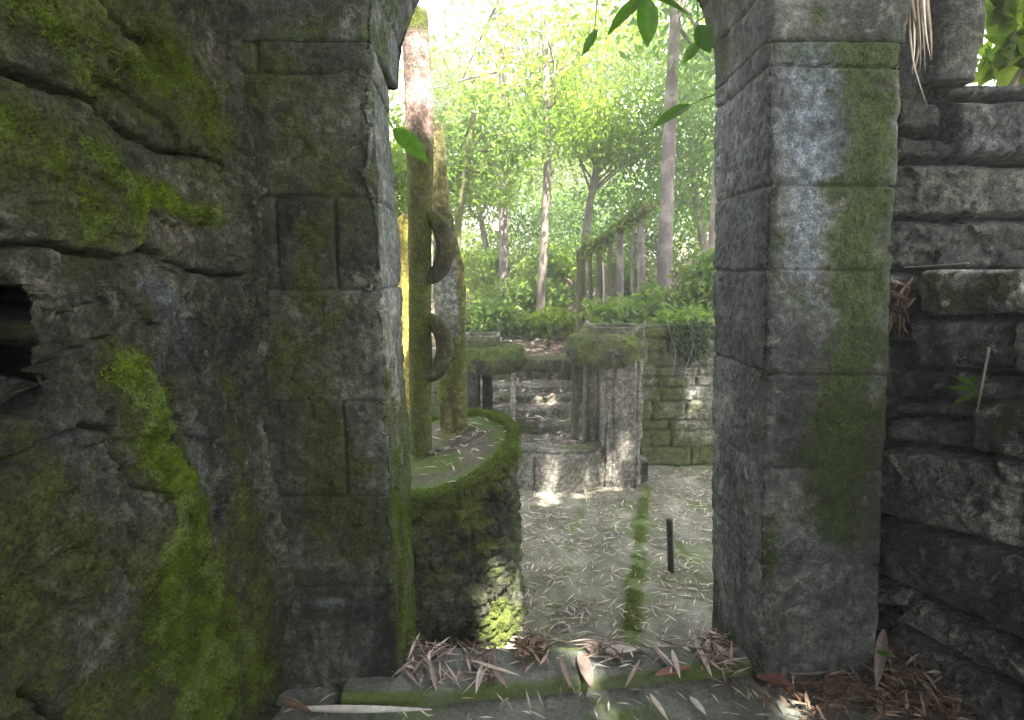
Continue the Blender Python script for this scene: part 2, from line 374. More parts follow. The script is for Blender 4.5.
def mosspart(name, P, N, L, W, parent, rnd=None, lean=0.7, mat=None):
    V, T = bladegeo(P, N, L, W, lean)
    r = rng.random(len(P)) if rnd is None else np.clip(rnd, 0, 1)
    o = mk(name, V, T, mat or M['moss'], parent, False, {'rnd': np.repeat(r, 3)}); o['kind'] = 'stuff'
    return o
def oneleaf(L, W, bend=0.3, curl=0.2, twist=0.0, n=9):
    """a single leaf surface in local axes: length along +x, thin but solid"""
    t = np.linspace(0, 1, n); w = W / 2 * np.sin(np.pi * np.clip(t, 0.02, 0.985) ** 0.8) ** 0.8
    rows = []
    for side in (0.0012, -0.0012):
        for k in (-1, -0.5, 0, 0.5, 1):
            a = twist * t
            y = k * w; z = curl * abs(k) * w - bend * L * t ** 2 + side
            rows.append(np.stack([L * t, y * np.cos(a) - curl * 0 * y, z + y * np.sin(a)], 1))
    R = np.array(rows); V = R.reshape(-1, 3)
    f = []
    for s in (0, 5):
        for k in range(4):
            for i in range(n - 1):
                q = [(s + k) * n + i, (s + k + 1) * n + i, (s + k + 1) * n + i + 1, (s + k) * n + i + 1]
                f.append(q if s else q[::-1])
    return V, f
def place(V, loc, direction, up):
    d = np.asarray(direction, float); d = d / np.linalg.norm(d)
    s = np.cross(np.asarray(up, float), d); s /= np.linalg.norm(s) + 1e-9; u = np.cross(d, s)
    return np.asarray(loc) + V[:, :1] * d + V[:, 1:2] * s + V[:, 2:3] * u

# ================================================================== THE MASONRY
# ---- left wall of the passage: big rough blocks, cracks traced onto its plane x = -0.87
XL = -0.87
def onL(pts):
    out = []
    for u, v in pts:
        p = onplane(u, v, np.array([XL, 0, 0]), np.array([1.0, 0, 0])); out.append((p[1], p[2]))
    return out
cracksL = [
    ([(-30, 45), (0, 60), (30, 75), (55, 87), (90, 102), (125, 130), (165, 152), (200, 154), (228, 168)], 0.013, 0.085),
    ([(-30, 252), (0, 250), (45, 245), (75, 252), (125, 260), (145, 252), (165, 257), (195, 272), (240, 276)], 0.014, 0.085),
    ([(165, 257), (180, 280), (188, 305)], 0.009, 0.045),
    ([(42, 398), (20, 415), (0, 422), (-30, 430)], 0.010, 0.05),
    ([(44, 370), (67, 360), (103, 340), (120, 336)], 0.008, 0.035),
    ([(-30, 482), (0, 467), (37, 450), (67, 432), (90, 423), (110, 427), (119, 447), (130, 472), (137, 484), (158, 493), (176, 498)], 0.011, 0.065),
    ([(30, 634), (57, 616), (97, 587), (127, 560), (137, 550)], 0.010, 0.06),
    ([(127, 558), (133, 582)], 0.012, 0.05),
    ([(-30, 625), (0, 600), (27, 577), (57, 560), (85, 549)], 0.009, 0.045),
    ([(85, 725), (110, 690), (143, 647)], 0.010, 0.045),
    ([(163, 607), (168, 625), (175, 650)], 0.010, 0.045),
    ([(98, -10), (130, 30), (150, 45)], 0.012, 0.045),
    ([(108, 62), (124, 86)], 0.012, 0.045),
    ([(195, 60), (210, 110), (215, 150)], 0.008, 0.03),
    ([(175, 300), (185, 345), (200, 395)], 0.008, 0.03),
    ([(20, 690), (60, 720), (100, 730)], 0.010, 0.05),
]
cracksL = [(onL(p), w, d) for p, w, d in cracksL]
holeL = [(onL([(-40, 300), (-5, 296), (4, 305), (14, 335), (22, 365), (30, 392)]), 0.046)]
mossL = [([(0, -10), (30, 20), (60, 45), (100, 85)], 0.05, 0.75), ([(80, 145), (120, 185), (140, 235)], 0.035, 0.95), ([(140, 195), (180, 210), (215, 215)], 0.045, 0.9),
         ([(130, 375), (155, 410), (150, 450), (185, 490), (185, 540), (178, 580)], 0.060, 1.45), ([(178, 580), (200, 640), (205, 725)], 0.15, 1.6), ([(215, 560), (235, 620), (250, 700)], 0.09, 0.7),
         ([(10, 530), (30, 620), (20, 700)], 0.13, 0.5), ([(90, 700), (150, 660)], 0.12, 0.55), ([(240, 500), (255, 600), (265, 690)], 0.10, 0.6), ([(60, 510), (95, 560)], 0.08, 0.5), ([(60, 0), (150, 60), (210, 130)], 0.18, 0.6), ([(0, 120), (60, 170), (100, 220)], 0.14, 0.6),
         ([(60, 560), (70, 610)], 0.05, 0.45), ([(225, 380), (240, 470)], 0.05, 0.45), ([(20, 440), (60, 480)], 0.06, 0.3)]
mossL = [(onL(p), w, s) for p, w, s in mossL]
paleL = [(onL(p), w, s) for p, w, s in [([(150, 290), (175, 330)], 0.06, 0.35), ([(70, 450), (95, 470)], 0.05, 0.3), ([(195, 440), (212, 520)], 0.03, 0.35), ([(100, 640), (140, 600)], 0.05, 0.25)]]
def hL(u, z, B):
    q = np.stack([u, z], 1); q3 = np.stack([u, z, u * 0], 1)
    qw = q + 0.012 * np.stack([fbm(q3, 14, 4, 3), fbm(q3, 14, 4, 33)], 1)
    qa = u + 0.03 * fbm(q3, 8, 4, 24); qb = z + 0.03 * fbm(q3, 8, 4, 25)
    f1, r1 = facets(qa * 1.0 + 0.5 * qb, qb * 1.3, 5.5, 61); f2, r2 = facets(qa, qb * 1.5, 14, 67); f3, r3 = facets(qa, qb, 38, 71)
    h = 0.022 * fbm(q3, 2.0, 3, 5) + 0.016 * f1 + 0.009 * f2 + 0.0045 * f3 + 0.012 * fbm(q3, 9, 5, 6, 0.7) + 0.011 * fbm(q3, 34, 5, 8, 0.75)
    for pts, w, d in cracksL:
        dd = segdist(qw, pts); wv = w * 0.50 * (0.5 + 0.8 * np.abs(fbm(q3, 9, 3, 21)) * 2)
        h -= d * np.exp(-(dd / wv) ** 2) ; h -= 0.010 * np.exp(-(dd / 0.04) ** 2)
    for pts, w in holeL:
        dd = segdist(qw, pts); h -= 0.85 * sst(w * 1.0, w * 0.78, dd)
    far = sst(0.72, 0.4, u)                          # out of the picture, towards and behind the camera: plain courses
    dj, cr = courses(u, z, 0.32, 0.6, 41)
    h -= far * 0.06 * np.exp(-(dj / 0.014) ** 2)
    m = mossfun(mossL, u, z); h += 0.016 * np.clip(m, 0, 1) * (0.6 + fbm(q3, 28, 3, 14))
    h += 0.07 * sst(1.72, 1.92, u) * (0.6 + 0.8 * fbm(q3 * np.array([1, 0.4, 1]), 6, 3, 23)) * (1 - 0.7 * np.exp(-((u - 1.86) / 0.02) ** 2))
    return h
def mossfun(strokes, u, z):
    q = np.stack([u, z], 1); q3 = np.stack([u, z, u * 0], 1)
    q = q + 0.03 * np.stack([fbm(q3, 9, 4, 51), fbm(q3, 9, 4, 57)], 1)
    m = np.zeros(len(u))
    for pts, w, s in strokes: m = np.maximum(m, s * np.exp(-(segdist(q, pts) / w) ** 2))
    return m
us = np.r_[np.linspace(-2.6, 0.55, 64)[:-1], np.arange(0.55, 2.02, 0.0052)]
zs = np.arange(-0.15, 3.0, 0.0058)
V, Fc, A, (Vf, hf) = facewall(us, zs, (XL, 0, 0), (0, 1, 0), (1, 0, 0), 1.1, hL,
    lambda u, z, B, h: {'moss': 0.20 + mossfun(mossL, u, z), 'pale': mossfun(paleL, u, z), 'tone': 0.7 * fbm(np.stack([u, z, u * 0], 1), 3, 3, 27)},
    under=lambda u, z: 0.30 * sst(holeL[0][1] * 1.0, holeL[0][1] * 0.70, segdist(np.stack([u, z], 1), holeL[0][0])))
left = thing('stone_wall', (XL - 0.25, 0.3, 0), 'dark mossy wall of big cracked stone blocks left of the doorway', 'wall')
mk('masonry', V, Fc, M['wall'], left, True, A)
def scatter_moss(Vf, us, zs, mval, thr, n, N0, Lr, W, parent, keep=None, lean=0.7):
    p = np.clip(mval - thr, 0, 1)
    if keep is not None: p = p * keep
    idx = rng.choice(len(p), n, p=p / p.sum())
    P = Vf[idx] + rng.normal(size=(n, 3)) * 0.004
    lum = 0.25 + 0.7 * fbm(P, 18, 4, 77) + 0.25 * rng.random(n) + 0.30 * mval[idx]
    mosspart('moss', P, np.tile(np.asarray(N0, float), (n, 1)), rng.uniform(*Lr, n), W, parent, lum, lean)
uu, zz = np.meshgrid(us, zs); uu = uu.ravel(); zz = zz.ravel()
mv = mossfun(mossL, uu, zz) * (0.7 + 1.2 * fbm(Vf, 16, 4, 71))
mv *= 0.72 + 0.45 * sst(-0.1, 0.4, fbm(Vf, 5, 3, 72)); scatter_moss(Vf, us, zs, mv, 0.44, 80000, (0.8, 0.05, 0.25), (0.004, 0.011), 0.0032, left, (uu > 0.7) * 1.0)

# ---- the archway: two leaning piers and the arch that springs from them
def pier(name, xs0, xs1f, xs1b, y0, y1, z0, z1, hfun, attrfun, mat, parent, step=0.0065, left_side=True):
    zs = np.arange(z0, z1 + 1e-6, step)
    # build a unit parametrisation: per side t in 0..1 with rounded corners by blending normals
    per = []
    nx = int(0.48 / step); ny = int((y1 - y0) / step)
    for side, n in ((0, nx), (1, ny), (2, max(8, nx // 4)), (3, max(8, ny // 4))):
        for i in range(n): per.append((side, (i + 0.5) / n))
    side = np.array([p[0] for p in per]); t = np.array([p[1] for p in per]); ns = len(per)
    X0 = np.interp(zs, *xs0); X1f = np.interp(zs, *xs1f); X1b = np.interp(zs, *xs1b)
    corners = np.stack([np.stack([X0, np.full_like(zs, y0)], 1), np.stack([X1f, np.full_like(zs, y0)], 1),
                        np.stack([X1b, np.full_like(zs, y1)], 1), np.stack([X0, np.full_like(zs, y1)], 1)], 1)   # nz,4,2
    A_ = corners[:, side]; B_ = corners[:, (side + 1) % 4]
    P2 = A_ + (B_ - A_) * t[None, :, None]
    e = B_ - A_; L = np.linalg.norm(e, axis=2); nrm = np.stack([e[..., 1], -e[..., 0]], -1) / L[..., None]
    dc = np.minimum(t[None] * L, (1 - t[None]) * L)      # distance to the nearest corner
    r = 0.028; k = np.clip(1 - dc / r, 0, 1)
    inset = r * (1 - np.sqrt(np.clip(1 - k * k, 0, 1))) * 0.7 ; CHIP = k
    Z = np.repeat(zs[:, None], ns, 1)
    flat = np.stack([P2[..., 0].ravel(), P2[..., 1].ravel(), Z.ravel()], 1)
    sd = np.repeat(side[None], len(zs), 0).ravel(); tt = (t[None] * L).ravel()
    h = hfun(flat, sd, tt) - inset.ravel() * (0.8 + 2.2 * np.clip(fbm(flat, 9, 4, 777), 0, 1)) - 0.02 * CHIP.ravel() * sst(0.12, 0.45, fbm(flat, 14, 4, 778)) * (0.8 + 2.2 * np.clip(fbm(flat, 9, 4, 777), 0, 1)) - 0.02 * CHIP.ravel() * sst(0.12, 0.45, fbm(flat, 14, 4, 778))
    n3 = np.stack([nrm[..., 0].ravel(), nrm[..., 1].ravel(), np.zeros(len(flat))], 1)
    V = flat + n3 * h[:, None]
    R = V.reshape(len(zs), ns, 3)
    at = attrfun(flat, sd, tt)
    VV, FF = loft(R)
    at = {k_: np.r_[a, 0, 0] for k_, a in at.items()}
    return mk(name, VV, FF, mat, parent, True, at), (V, n3, at, sd)
def ashlar_h(zj, vj, w=0.0048, d=0.016, seed=0, amp=1.0):
    def f(P, sd, tt):
        wob = 0.008 * fbm(P, 5, 3, seed + 2)
        h = amp * (0.012 * fbm(P, 2.5, 3, seed) + 0.008 * fbm(P, 9, 4, seed + 1) + 0.0045 * fbm(P, 40, 3, seed + 3))
        pit = fbm(P, 18, 4, seed + 6); h -= 0.004 * sst(0.15, 0.5, pit)
        f2, r2 = facets(P[:, 0] + P[:, 1] + .02 * pit, P[:, 2], 9, seed + 11); h += 0.003 * f2 + 0.003 * fbm(P, 60, 3, seed + 12)
        dj = np.full(len(P), 9.0)
        for zz in zj: dj = np.minimum(dj, np.abs(P[:, 2] + wob - zz))
        for (s, x, za, zb) in vj:
            ok = (sd == s) & (P[:, 2] > za) & (P[:, 2] < zb)
            dj = np.where(ok, np.minimum(dj, np.abs((P[:, 0] if s == 0 else P[:, 1]) + wob - x)), dj)
        wv = w * (0.5 + 1.1 * np.abs(fbm(P, 6, 3, seed + 5)) * 2)
        h -= d * np.exp(-(dj / wv) ** 2) + 0.003 * np.exp(-(dj / 0.02) ** 2)
        # stones sit a little in or out of each other
        row = np.searchsorted(np.sort(zj), P[:, 2] + wob)
        h += 0.003 * (_h(row, row * 0 + 2, sd.astype(int), seed + 8) - 0.5)
        return h
    return f
def stonetone(P, zj, seed):
    row = np.searchsorted(np.sort(zj), P[:, 2]); k = np.floor(P[:, 0] / 0.23 + 3.3 * _h(row, row, row, seed)).astype(int)
    return 0.55 * (_h(row, k, row * 0, seed + 1) - 0.5) + 0.5 * fbm(P, 2.2, 3, seed + 2)
Y0, Y1 = 1.9, 2.4
zat = lambda v, Y=Y0: float(atY(512, v, Y)[2])
xat = lambda u, v, Y=Y0: float(atY(u, v, Y)[0])
arch = thing('stone_archway', (0.2, 2.15, 0), 'weathered stone archway framing the view, mossy pier each side', 'archway')
zl = [zat(v) for v in (-30, 18, 73, 197, 290, 402, 497, 588)]
ZSP = 2.26
mossPL = [([(250, 40), (300, 120), (330, 180)], 0.16, 0.42), ([(300, 350), (330, 480), (350, 540)], 0.16, 0.45), ([(240, 200), (255, 300)], 0.08, 0.4), ([(310, 230), (320, 320)], 0.07, 0.4)]
mossPL = [([(xat(u, v), zat(v)) for u, v in p], w, s) for p, w, s in mossPL]
def aPL(P, sd, tt):
    m = np.zeros(len(P)); fr = sd == 0
    m[fr] = 0.20 + mossfun(mossPL, P[fr, 0], P[fr, 2])
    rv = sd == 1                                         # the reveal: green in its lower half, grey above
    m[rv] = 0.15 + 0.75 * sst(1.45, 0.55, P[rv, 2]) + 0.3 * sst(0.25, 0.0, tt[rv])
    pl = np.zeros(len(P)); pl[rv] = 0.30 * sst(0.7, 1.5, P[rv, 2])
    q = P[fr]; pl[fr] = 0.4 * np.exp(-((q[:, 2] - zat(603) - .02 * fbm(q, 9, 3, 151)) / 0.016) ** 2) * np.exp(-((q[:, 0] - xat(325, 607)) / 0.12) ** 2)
    return {'moss': m, 'pale': pl, 'tone': stonetone(P, zl, 100) + 0.9 * rv}  # tone raised on the inner side, painting it as lit by the sky
vjl = [(0, xat(277, 240), zl[4], zl[3]), (0, xat(335, 240), zl[4], zl[3]), (0, xat(255, 40), zl[2], zl[1]), (0, xat(345, 460), zl[6], zl[5])]
po, (Vp, Np, Ap, sdp) = pier('pier', ([-.4, 2.3], [-0.90, -0.93]), ([-.4, 0, 2.3], [-0.425, -0.425, -0.447]), ([-.4, 0.2, 2.3], [-0.435, -0.44, -0.492]),
     Y0, Y1, -0.42, ZSP, ashlar_h(zl, vjl, seed=100), aPL, M['pier_green'], arch)
po['label'] = 'dark green left pier, its inner side painted as sky-lit and furred with moss'
# moss fur on the inner side of the left pier
mm = Ap['moss'][:-2] * (sdp == 1) * (0.6 + 0.9 * fbm(Vp, 14, 4, 5)) * (Vp[:, 2] > -0.05)
idx = rng.choice(len(mm), 9000, p=np.clip(mm - 0.4, 0, 1) / np.clip(mm - 0.4, 0, 1).sum())
mosspart('moss', Vp[idx] + rng.normal(size=(9000, 3)) * 0.003, Np[idx] + np.array([0, -.3, 0.2]), rng.uniform(0.006, 0.014, 9000), 0.004, po, 0.45 + 0.5 * fbm(Vp[idx], 20, 3, 9) + 0.2 * rng.random(9000))
zr = [zat(v) for v in (-25, 17, 66, 186, 271, 375, 470, 566)]
mossPR = [([(872, 10), (868, 150), (860, 260), (858, 340)], 0.125, 0.85), ([(790, 10), (840, 40)], 0.12, 0.6), ([(848, 360), (842, 440), (838, 510)], 0.125, 0.95), ([(880, 250), (880, 420)], 0.06, 0.5), ([(775, 180), (772, 330), (765, 420)], 0.03, 0.4),
          ([(770, 520), (765, 600), (765, 650)], 0.05, 0.55), ([(800, 290), (800, 380)], 0.08, 0.25)]
mossPR = [([(xat(u, v), zat(v)) for u, v in p], w, s) for p, w, s in mossPR]
palePR = [([(xat(u, v), zat(v)) for u, v in p], w, s) for p, w, s in [([(812, 75), (808, 170)], 0.09, 1.0), ([(805, 195), (800, 260)], 0.065, 0.85), ([(800, 300), (830, 330)], 0.08, 0.3), ([(820, 540), (850, 600)], 0.09, 0.35)]]  # upper bluish strokes paint the sky's sheen on the pier front
def aPR(P, sd, tt):
    m = np.zeros(len(P)); pl = np.zeros(len(P)); fr = sd == 0; rv = sd == 3
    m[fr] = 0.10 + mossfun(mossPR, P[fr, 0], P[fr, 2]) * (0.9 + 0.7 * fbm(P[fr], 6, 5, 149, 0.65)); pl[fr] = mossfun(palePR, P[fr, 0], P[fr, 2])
    m[rv] = 0.16 + 0.35 * sst(0.5, 0.0, P[rv, 2]) + 0.2 * fbm(P[rv], 3, 3, 150); pl[rv] = 0.22 * (0.4 + 0.6 * sst(0.8, 1.7, P[rv, 2]))
    return {'moss': m, 'pale': pl, 'tone': stonetone(P, zr, 140)}
def pier2(name, X0f, X0b, X1, y0, y1, z0, z1, hfun, attrfun, mat, parent, step=0.0065):
    zs = np.arange(z0, z1 + 1e-6, step); nx = int(0.46 / step); ny = int((y1 - y0) / step); per = []
    for side, n in ((0, nx), (1, ny // 3), (2, nx // 4), (3, ny)):
        for i in range(n): per.append((side, (i + 0.5) / n))
    side = np.array([p[0] for p in per]); t = np.array([p[1] for p in per]); ns = len(per)
    a = np.interp(zs, *X0f); b = np.interp(zs, *X0b); c = np.interp(zs, *X1); o = np.full_like(zs, y0); e_ = np.full_like(zs, y1)
    corners = np.stack([np.stack([a, o], 1), np.stack([c, o], 1), np.stack([c, e_], 1), np.stack([b, e_], 1)], 1)
    A_ = corners[:, side]; B_ = corners[:, (side + 1) % 4]
    P2 = A_ + (B_ - A_) * t[None, :, None]; e = B_ - A_; L = np.linalg.norm(e, axis=2)
    nrm = np.stack([e[..., 1], -e[..., 0]], -1) / L[..., None]
    dc = np.minimum(t[None] * L, (1 - t[None]) * L); r = 0.035; k = np.clip(1 - dc / r, 0, 1)
    inset = r * (1 - np.sqrt(np.clip(1 - k * k, 0, 1))) * 0.7 ; CHIP = k
    Z = np.repeat(zs[:, None], ns, 1); flat = np.stack([P2[..., 0].ravel(), P2[..., 1].ravel(), Z.ravel()], 1)
    sd = np.repeat(side[None], len(zs), 0).ravel(); tt = (t[None] * L).ravel()
    h = hfun(flat, sd, tt) - inset.ravel()
    n3 = np.stack([nrm[..., 0].ravel(), nrm[..., 1].ravel(), np.zeros(len(flat))], 1)
    VV, FF = loft((flat + n3 * h[:, None]).reshape(len(zs), ns, 3))
    at = {k_: np.r_[v_, 0, 0] for k_, v_ in attrfun(flat, sd, tt).items()}
    return mk(name, VV, FF, mat, parent, True, at)
vjr = [(0, xat(845, 600), -0.4, zr[7])]
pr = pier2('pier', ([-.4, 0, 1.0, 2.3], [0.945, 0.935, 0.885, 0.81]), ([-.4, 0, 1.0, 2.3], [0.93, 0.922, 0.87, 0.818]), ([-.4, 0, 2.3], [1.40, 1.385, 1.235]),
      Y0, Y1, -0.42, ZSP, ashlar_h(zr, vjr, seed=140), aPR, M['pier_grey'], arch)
pr['label'] = 'grey right pier with a painted bluish sky sheen and dark green moss'
def archpart():
    xl, xr = -0.452, 0.813; cx = (xl + xr) / 2; R = (xr - xl) / 2
    nt_, nr, ny = 220, 40, 44
    th = np.linspace(math.pi, 0, nt_)
    rings = []
    for a in th:
        d = np.array([math.cos(a), math.sin(a)])
        # outer boundary: box x in [-.92,1.24], z up to 0.85 above the spring
        ex = ((1.24 - cx) if d[0] > 0 else (cx + 0.925)) / max(abs(d[0]), 1e-6); ez = 0.85 / max(d[1], 1e-6)
        ro = min(ex, ez)
        rr = np.linspace(R, ro, nr)
        fr = np.stack([cx + d[0] * rr, np.full(nr, Y0), ZSP + d[1] * rr], 1)
        yy = np.linspace(Y0, Y1, ny)
        ou = np.stack([np.full(ny, cx + d[0] * ro), yy, np.full(ny, ZSP + d[1] * ro)], 1)[1:-1]
        bk = fr[::-1].copy(); bk[:, 1] = Y1
        inn = np.stack([np.full(ny, cx + d[0] * R), yy[::-1], np.full(ny, ZSP + d[1] * R)], 1)[1:-1]
        rings.append(np.vstack([fr, ou, bk, inn]))
    R_ = np.array(rings); n = R_.shape[1]; flat = R_.reshape(-1, 3)
    nn = np.zeros((n, 3)); nn[:nr] = (0, -1, 0); nn[nr + ny - 2:2 * nr + ny - 2] = (0, 1, 0)
    N3 = np.tile(nn, (nt_, 1)).reshape(nt_, n, 3)
    for i, a in enumerate(th): N3[i, 2 * nr + ny - 2:] = (-math.cos(a), 0, -math.sin(a))
    N3 = N3.reshape(-1, 3)
    rc = np.minimum(np.hypot(flat[:, 0] - cx, flat[:, 2] - ZSP) - R, 9); onf = np.tile((np.arange(n) < nr) | ((np.arange(n) >= nr + ny - 2) & (np.arange(n) < 2 * nr + ny - 2)), nt_)
    dcx = np.where(onf, rc, np.minimum(flat[:, 1] - Y0, Y1 - flat[:, 1])); kk = np.clip(1 - dcx / 0.03, 0, 1); inset = 0.02 * (1 - np.sqrt(np.clip(1 - kk * kk, 0, 1)))
    ang = np.repeat(th, n); k = ang / (math.pi / 13); dj = np.abs(k - np.round(k)) * (math.pi / 13) * R
    rad = np.hypot(flat[:, 0] - cx, flat[:, 2] - ZSP); dj = np.where(rad > R + 0.36, np.abs(rad - R - 0.36) + 0.004, dj)
    zero = np.zeros(len(flat), int)
    h = np.where(flat[:, 0] < cx, ashlar_h([9.0], [], seed=100)(flat, zero, zero), ashlar_h([9.0], [], seed=140)(flat, zero, zero)) - 0.010 * np.exp(-(dj / 0.004) ** 2) - inset
    h += 0.003 * (_h(np.floor(k).astype(int), np.zeros(len(k), int), np.zeros(len(k), int), 5) - 0.5)
    V, Fq = loft((flat + N3 * h[:, None]).reshape(nt_, n, 3))
    x = flat[:, 0]
    mk('arch', V, Fq, M['pier_grey'], arch, True, {'tone': np.r_[np.where(x < cx, -0.35, -0.1) + 0.4 * fbm(flat, 2.2, 3, 65), 0, 0], 'moss': np.r_[0.22 + 0.25 * sst(0.35, 0.6, fbm(flat, 3, 3, 64) + 0.5) + 0.12 * (x < cx), 0, 0], 'pale': np.r_[0.35 * (x < 0) * (flat[:, 1] > Y0 + .03), 0, 0]})
archpart()

# ---- right: low rubble wall running towards us, its top at eye level
Q0 = np.array([1.565, 2.09, 0.0]); dR = np.array([0.243, -0.970, 0.0]); dR /= np.linalg.norm(dR); nR = np.array([dR[1], -dR[0], 0.0])
def onR(pts):
    out = []
    for u, v in pts:
        p = onplane(u, v, Q0, nR); out.append((np.dot(p - Q0, dR), p[2]))
    return out
stonesR = [([(923, 270), (1034, 267), (1034, 312), (925, 315)], 0.035, 1), ([(908, 321), (1008, 319), (1006, 366), (903, 370)], 0.0, 0), ([(1012, 318), (1060, 318), (1060, 395), (1010, 372)], 0.0, 0),
           ([(880, 372), (944, 373), (944, 399), (880, 397)], -.02, 0), ([(950, 373), (1000, 378), (990, 399), (952, 400)], -.01, 0), ([(880, 403), (974, 406), (972, 419), (880, 414)], -.03, 0),
           ([(880, 419), (973, 423), (971, 449), (880, 440)], 0.0, 0), ([(979, 404), (1060, 398), (1060, 462), (982, 450)], 0.05, .6), ([(990, 456), (1060, 470), (1060, 494), (1000, 482)], 0.01, .3),
           ([(870, 446), (975, 457), (1016, 490), (1020, 548), (870, 510)], 0.03, 0), ([(1022, 492), (1070, 500), (1070, 565), (1026, 550)], 0.0, 0), ([(870, 516), (1020, 554), (1075, 580), (1075, 662), (870, 568)], 0.025, .1),
           ([(870, 580), (904, 588), (909, 609), (870, 606)], 0.0, 0), ([(912, 600), (1075, 672), (1075, 715), (893, 620)], 0.01, 0), ([(893, 626), (1075, 722), (1075, 800), (975, 726), (888, 655)], 0.03, 0),
           ([(880, 322), (902, 322), (899, 366), (880, 366)], -.05, 0)]
stonesR = [(onR(p), o, m) for p, o, m in stonesR]
def hR(u, z, B):
    q3 = np.stack([u, z, u * 0 + 4], 1); q = np.stack([u, z], 1) + 0.008 * np.stack([fbm(q3, 12, 4, 81), fbm(q3, 12, 4, 82)], 1)
    best = np.full(len(u), -0.10)
    for i, (poly, off, ms) in enumerate(stonesR):
        din = polyin(q, poly); s = np.clip(din / 0.022, 0, 1)
        prof = np.where(din > 0, off + 0.012 * sst(0, 0.10, din) - 0.055 * (1 - s) ** 2.2, -0.10)
        best = np.maximum(best, np.where(din > -0.002, prof, -0.10))
    dj, cr = courses(u, z, 0.17, 0.34, 83); s = np.clip(dj / 0.03, 0, 1)
    gen = 0.03 * (cr - 0.5) - 0.10 * (1 - s) ** 2.2
    best = np.where(u > 0.47, gen, best)
    f1, r1 = facets(q[:, 0] * 1.6, q[:, 1] * 1.6 + q[:, 0], 9, 301); f2, r2 = facets(q[:, 0], q[:, 1], 28, 307)
    return best + 0.011 * f1 + 0.007 * f2 + 0.010 * fbm(q3, 6, 4, 84) + 0.010 * fbm(q3, 30, 5, 85, 0.7)
def aR(u, z, B, h):
    m = np.zeros(len(u)); q = np.stack([u, z], 1)
    for poly, off, ms in stonesR:
        if ms: m = np.maximum(m, ms * 0.75 * sst(-0.005, 0.02, polyin(q, poly)))
    q3 = np.stack([u, z, u * 0], 1)
    m = 0.26 + m * (0.6 + 0.9 * fbm(q3, 12, 4, 88)) + 0.3 * sst(0.25, 0.6, fbm(q3, 3, 3, 89))
    pl = np.exp(-((u - onR([(985, 290)])[0][0]) / 0.03) ** 2) * np.exp(-((z - 1.5) / 0.07) ** 2) * 0.9
    tone = np.zeros(len(u))
    for i, (poly, off, ms) in enumerate(stonesR): tone = np.where(polyin(q, poly) > 0, (1.5 if i == 0 else ((i * 37) % 11) / 11 * 0.8 - 0.3), tone)
    return {'moss': m, 'pale': pl, 'tone': tone}
usR = np.r_[np.arange(-0.12, 0.5, 0.0042), np.linspace(0.5, 3.6, 90)[1:]]
V, Fc, A, (VfR, hfR) = facewall(usR, np.arange(-0.1, 1.553, 0.0045), Q0, dR, nR * (-1 if nR[0] > 0 else 1), 0.5, hR, aR)
rub = mk('rubble_wall', V, Fc, M['rubble'], None, True, A)
tag(rub, 'dry stone rubble wall of dark slabs with deep gaps right of the archway', 'wall')

# ---- right, above: wall face set back, with the corner of a window opening
YB = 2.22
def onB(pts): return [(lambda p: (p[0], p[2]))(atY(u, v, YB)) for u, v in pts]
stonesB = [([(880, 222), (1100, 220), (1100, 272), (880, 270)], 0.0), ([(880, 162), (985, 164), (1100, 168), (1100, 216), (880, 218)], 0.01), ([(900, 132), (958, 140), (958, 158), (895, 158)], 0.0),
           ([(952, 102), (1100, 99), (1100, 160), (955, 157)], 0.035), ([(905, 92), (948, 100), (950, 134), (905, 128)], -0.02), ([(948, 84), (1100, 78), (1100, 94), (948, 97)], -0.01),
           ([(880, 274), (1100, 276), (1100, 340), (880, 340)], 0.0), ([(880, 345), (1100, 345), (1100, 420), (880, 420)], 0.0), ([(880, 425), (1100, 425), (1100, 520), (880, 520)], 0.0), ([(880, 525), (1100, 525), (1100, 640), (880, 640)], 0.0)]
stonesB = [(onB(p), o) for p, o in stonesB]
def hB(u, z, B):
    q3 = np.stack([u, z, u * 0 + 9], 1); q = np.stack([u, z], 1) + 0.010 * np.stack([fbm(q3, 9, 4, 91), fbm(q3, 9, 4, 92)], 1)
    best = np.full(len(u), -0.09)
    for poly, off in stonesB:
        din = polyin(q, poly); s = np.clip(din / 0.028, 0, 1)
        best = np.maximum(best, np.where(din > -0.002, off - 0.05 * (1 - s) ** 2.2, -0.09))
    f1, r1 = facets(q[:, 0], q[:, 1] * 1.4, 8, 311); f2, r2 = facets(q[:, 0], q[:, 1], 24, 317)
    return best + 0.016 * f1 + 0.007 * f2 + 0.010 * fbm(q3, 5, 4, 94) + 0.010 * fbm(q3, 26, 5, 95, 0.7) + 0.004 * fbm(q3, 70, 3, 96)
winw = thing('window_wall', (1.9, YB + 0.2, 0), 'dark wall with squared stones and a window opening behind the rubble wall', 'wall')
zsill = float(atY(1000, 78, YB)[2])
V, Fc, A, _ = facewall(np.arange(1.22, 2.6, 0.007), np.arange(-0.35, zsill, 0.007), (0, YB, 0), (1, 0, 0), (0, -1, 0), 0.4, hB,
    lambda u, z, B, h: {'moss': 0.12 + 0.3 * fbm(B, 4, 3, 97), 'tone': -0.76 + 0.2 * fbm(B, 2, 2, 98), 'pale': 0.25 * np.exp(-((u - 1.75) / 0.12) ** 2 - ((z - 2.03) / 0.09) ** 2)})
mk('masonry', V, Fc, M['rubble'], winw, True, A)
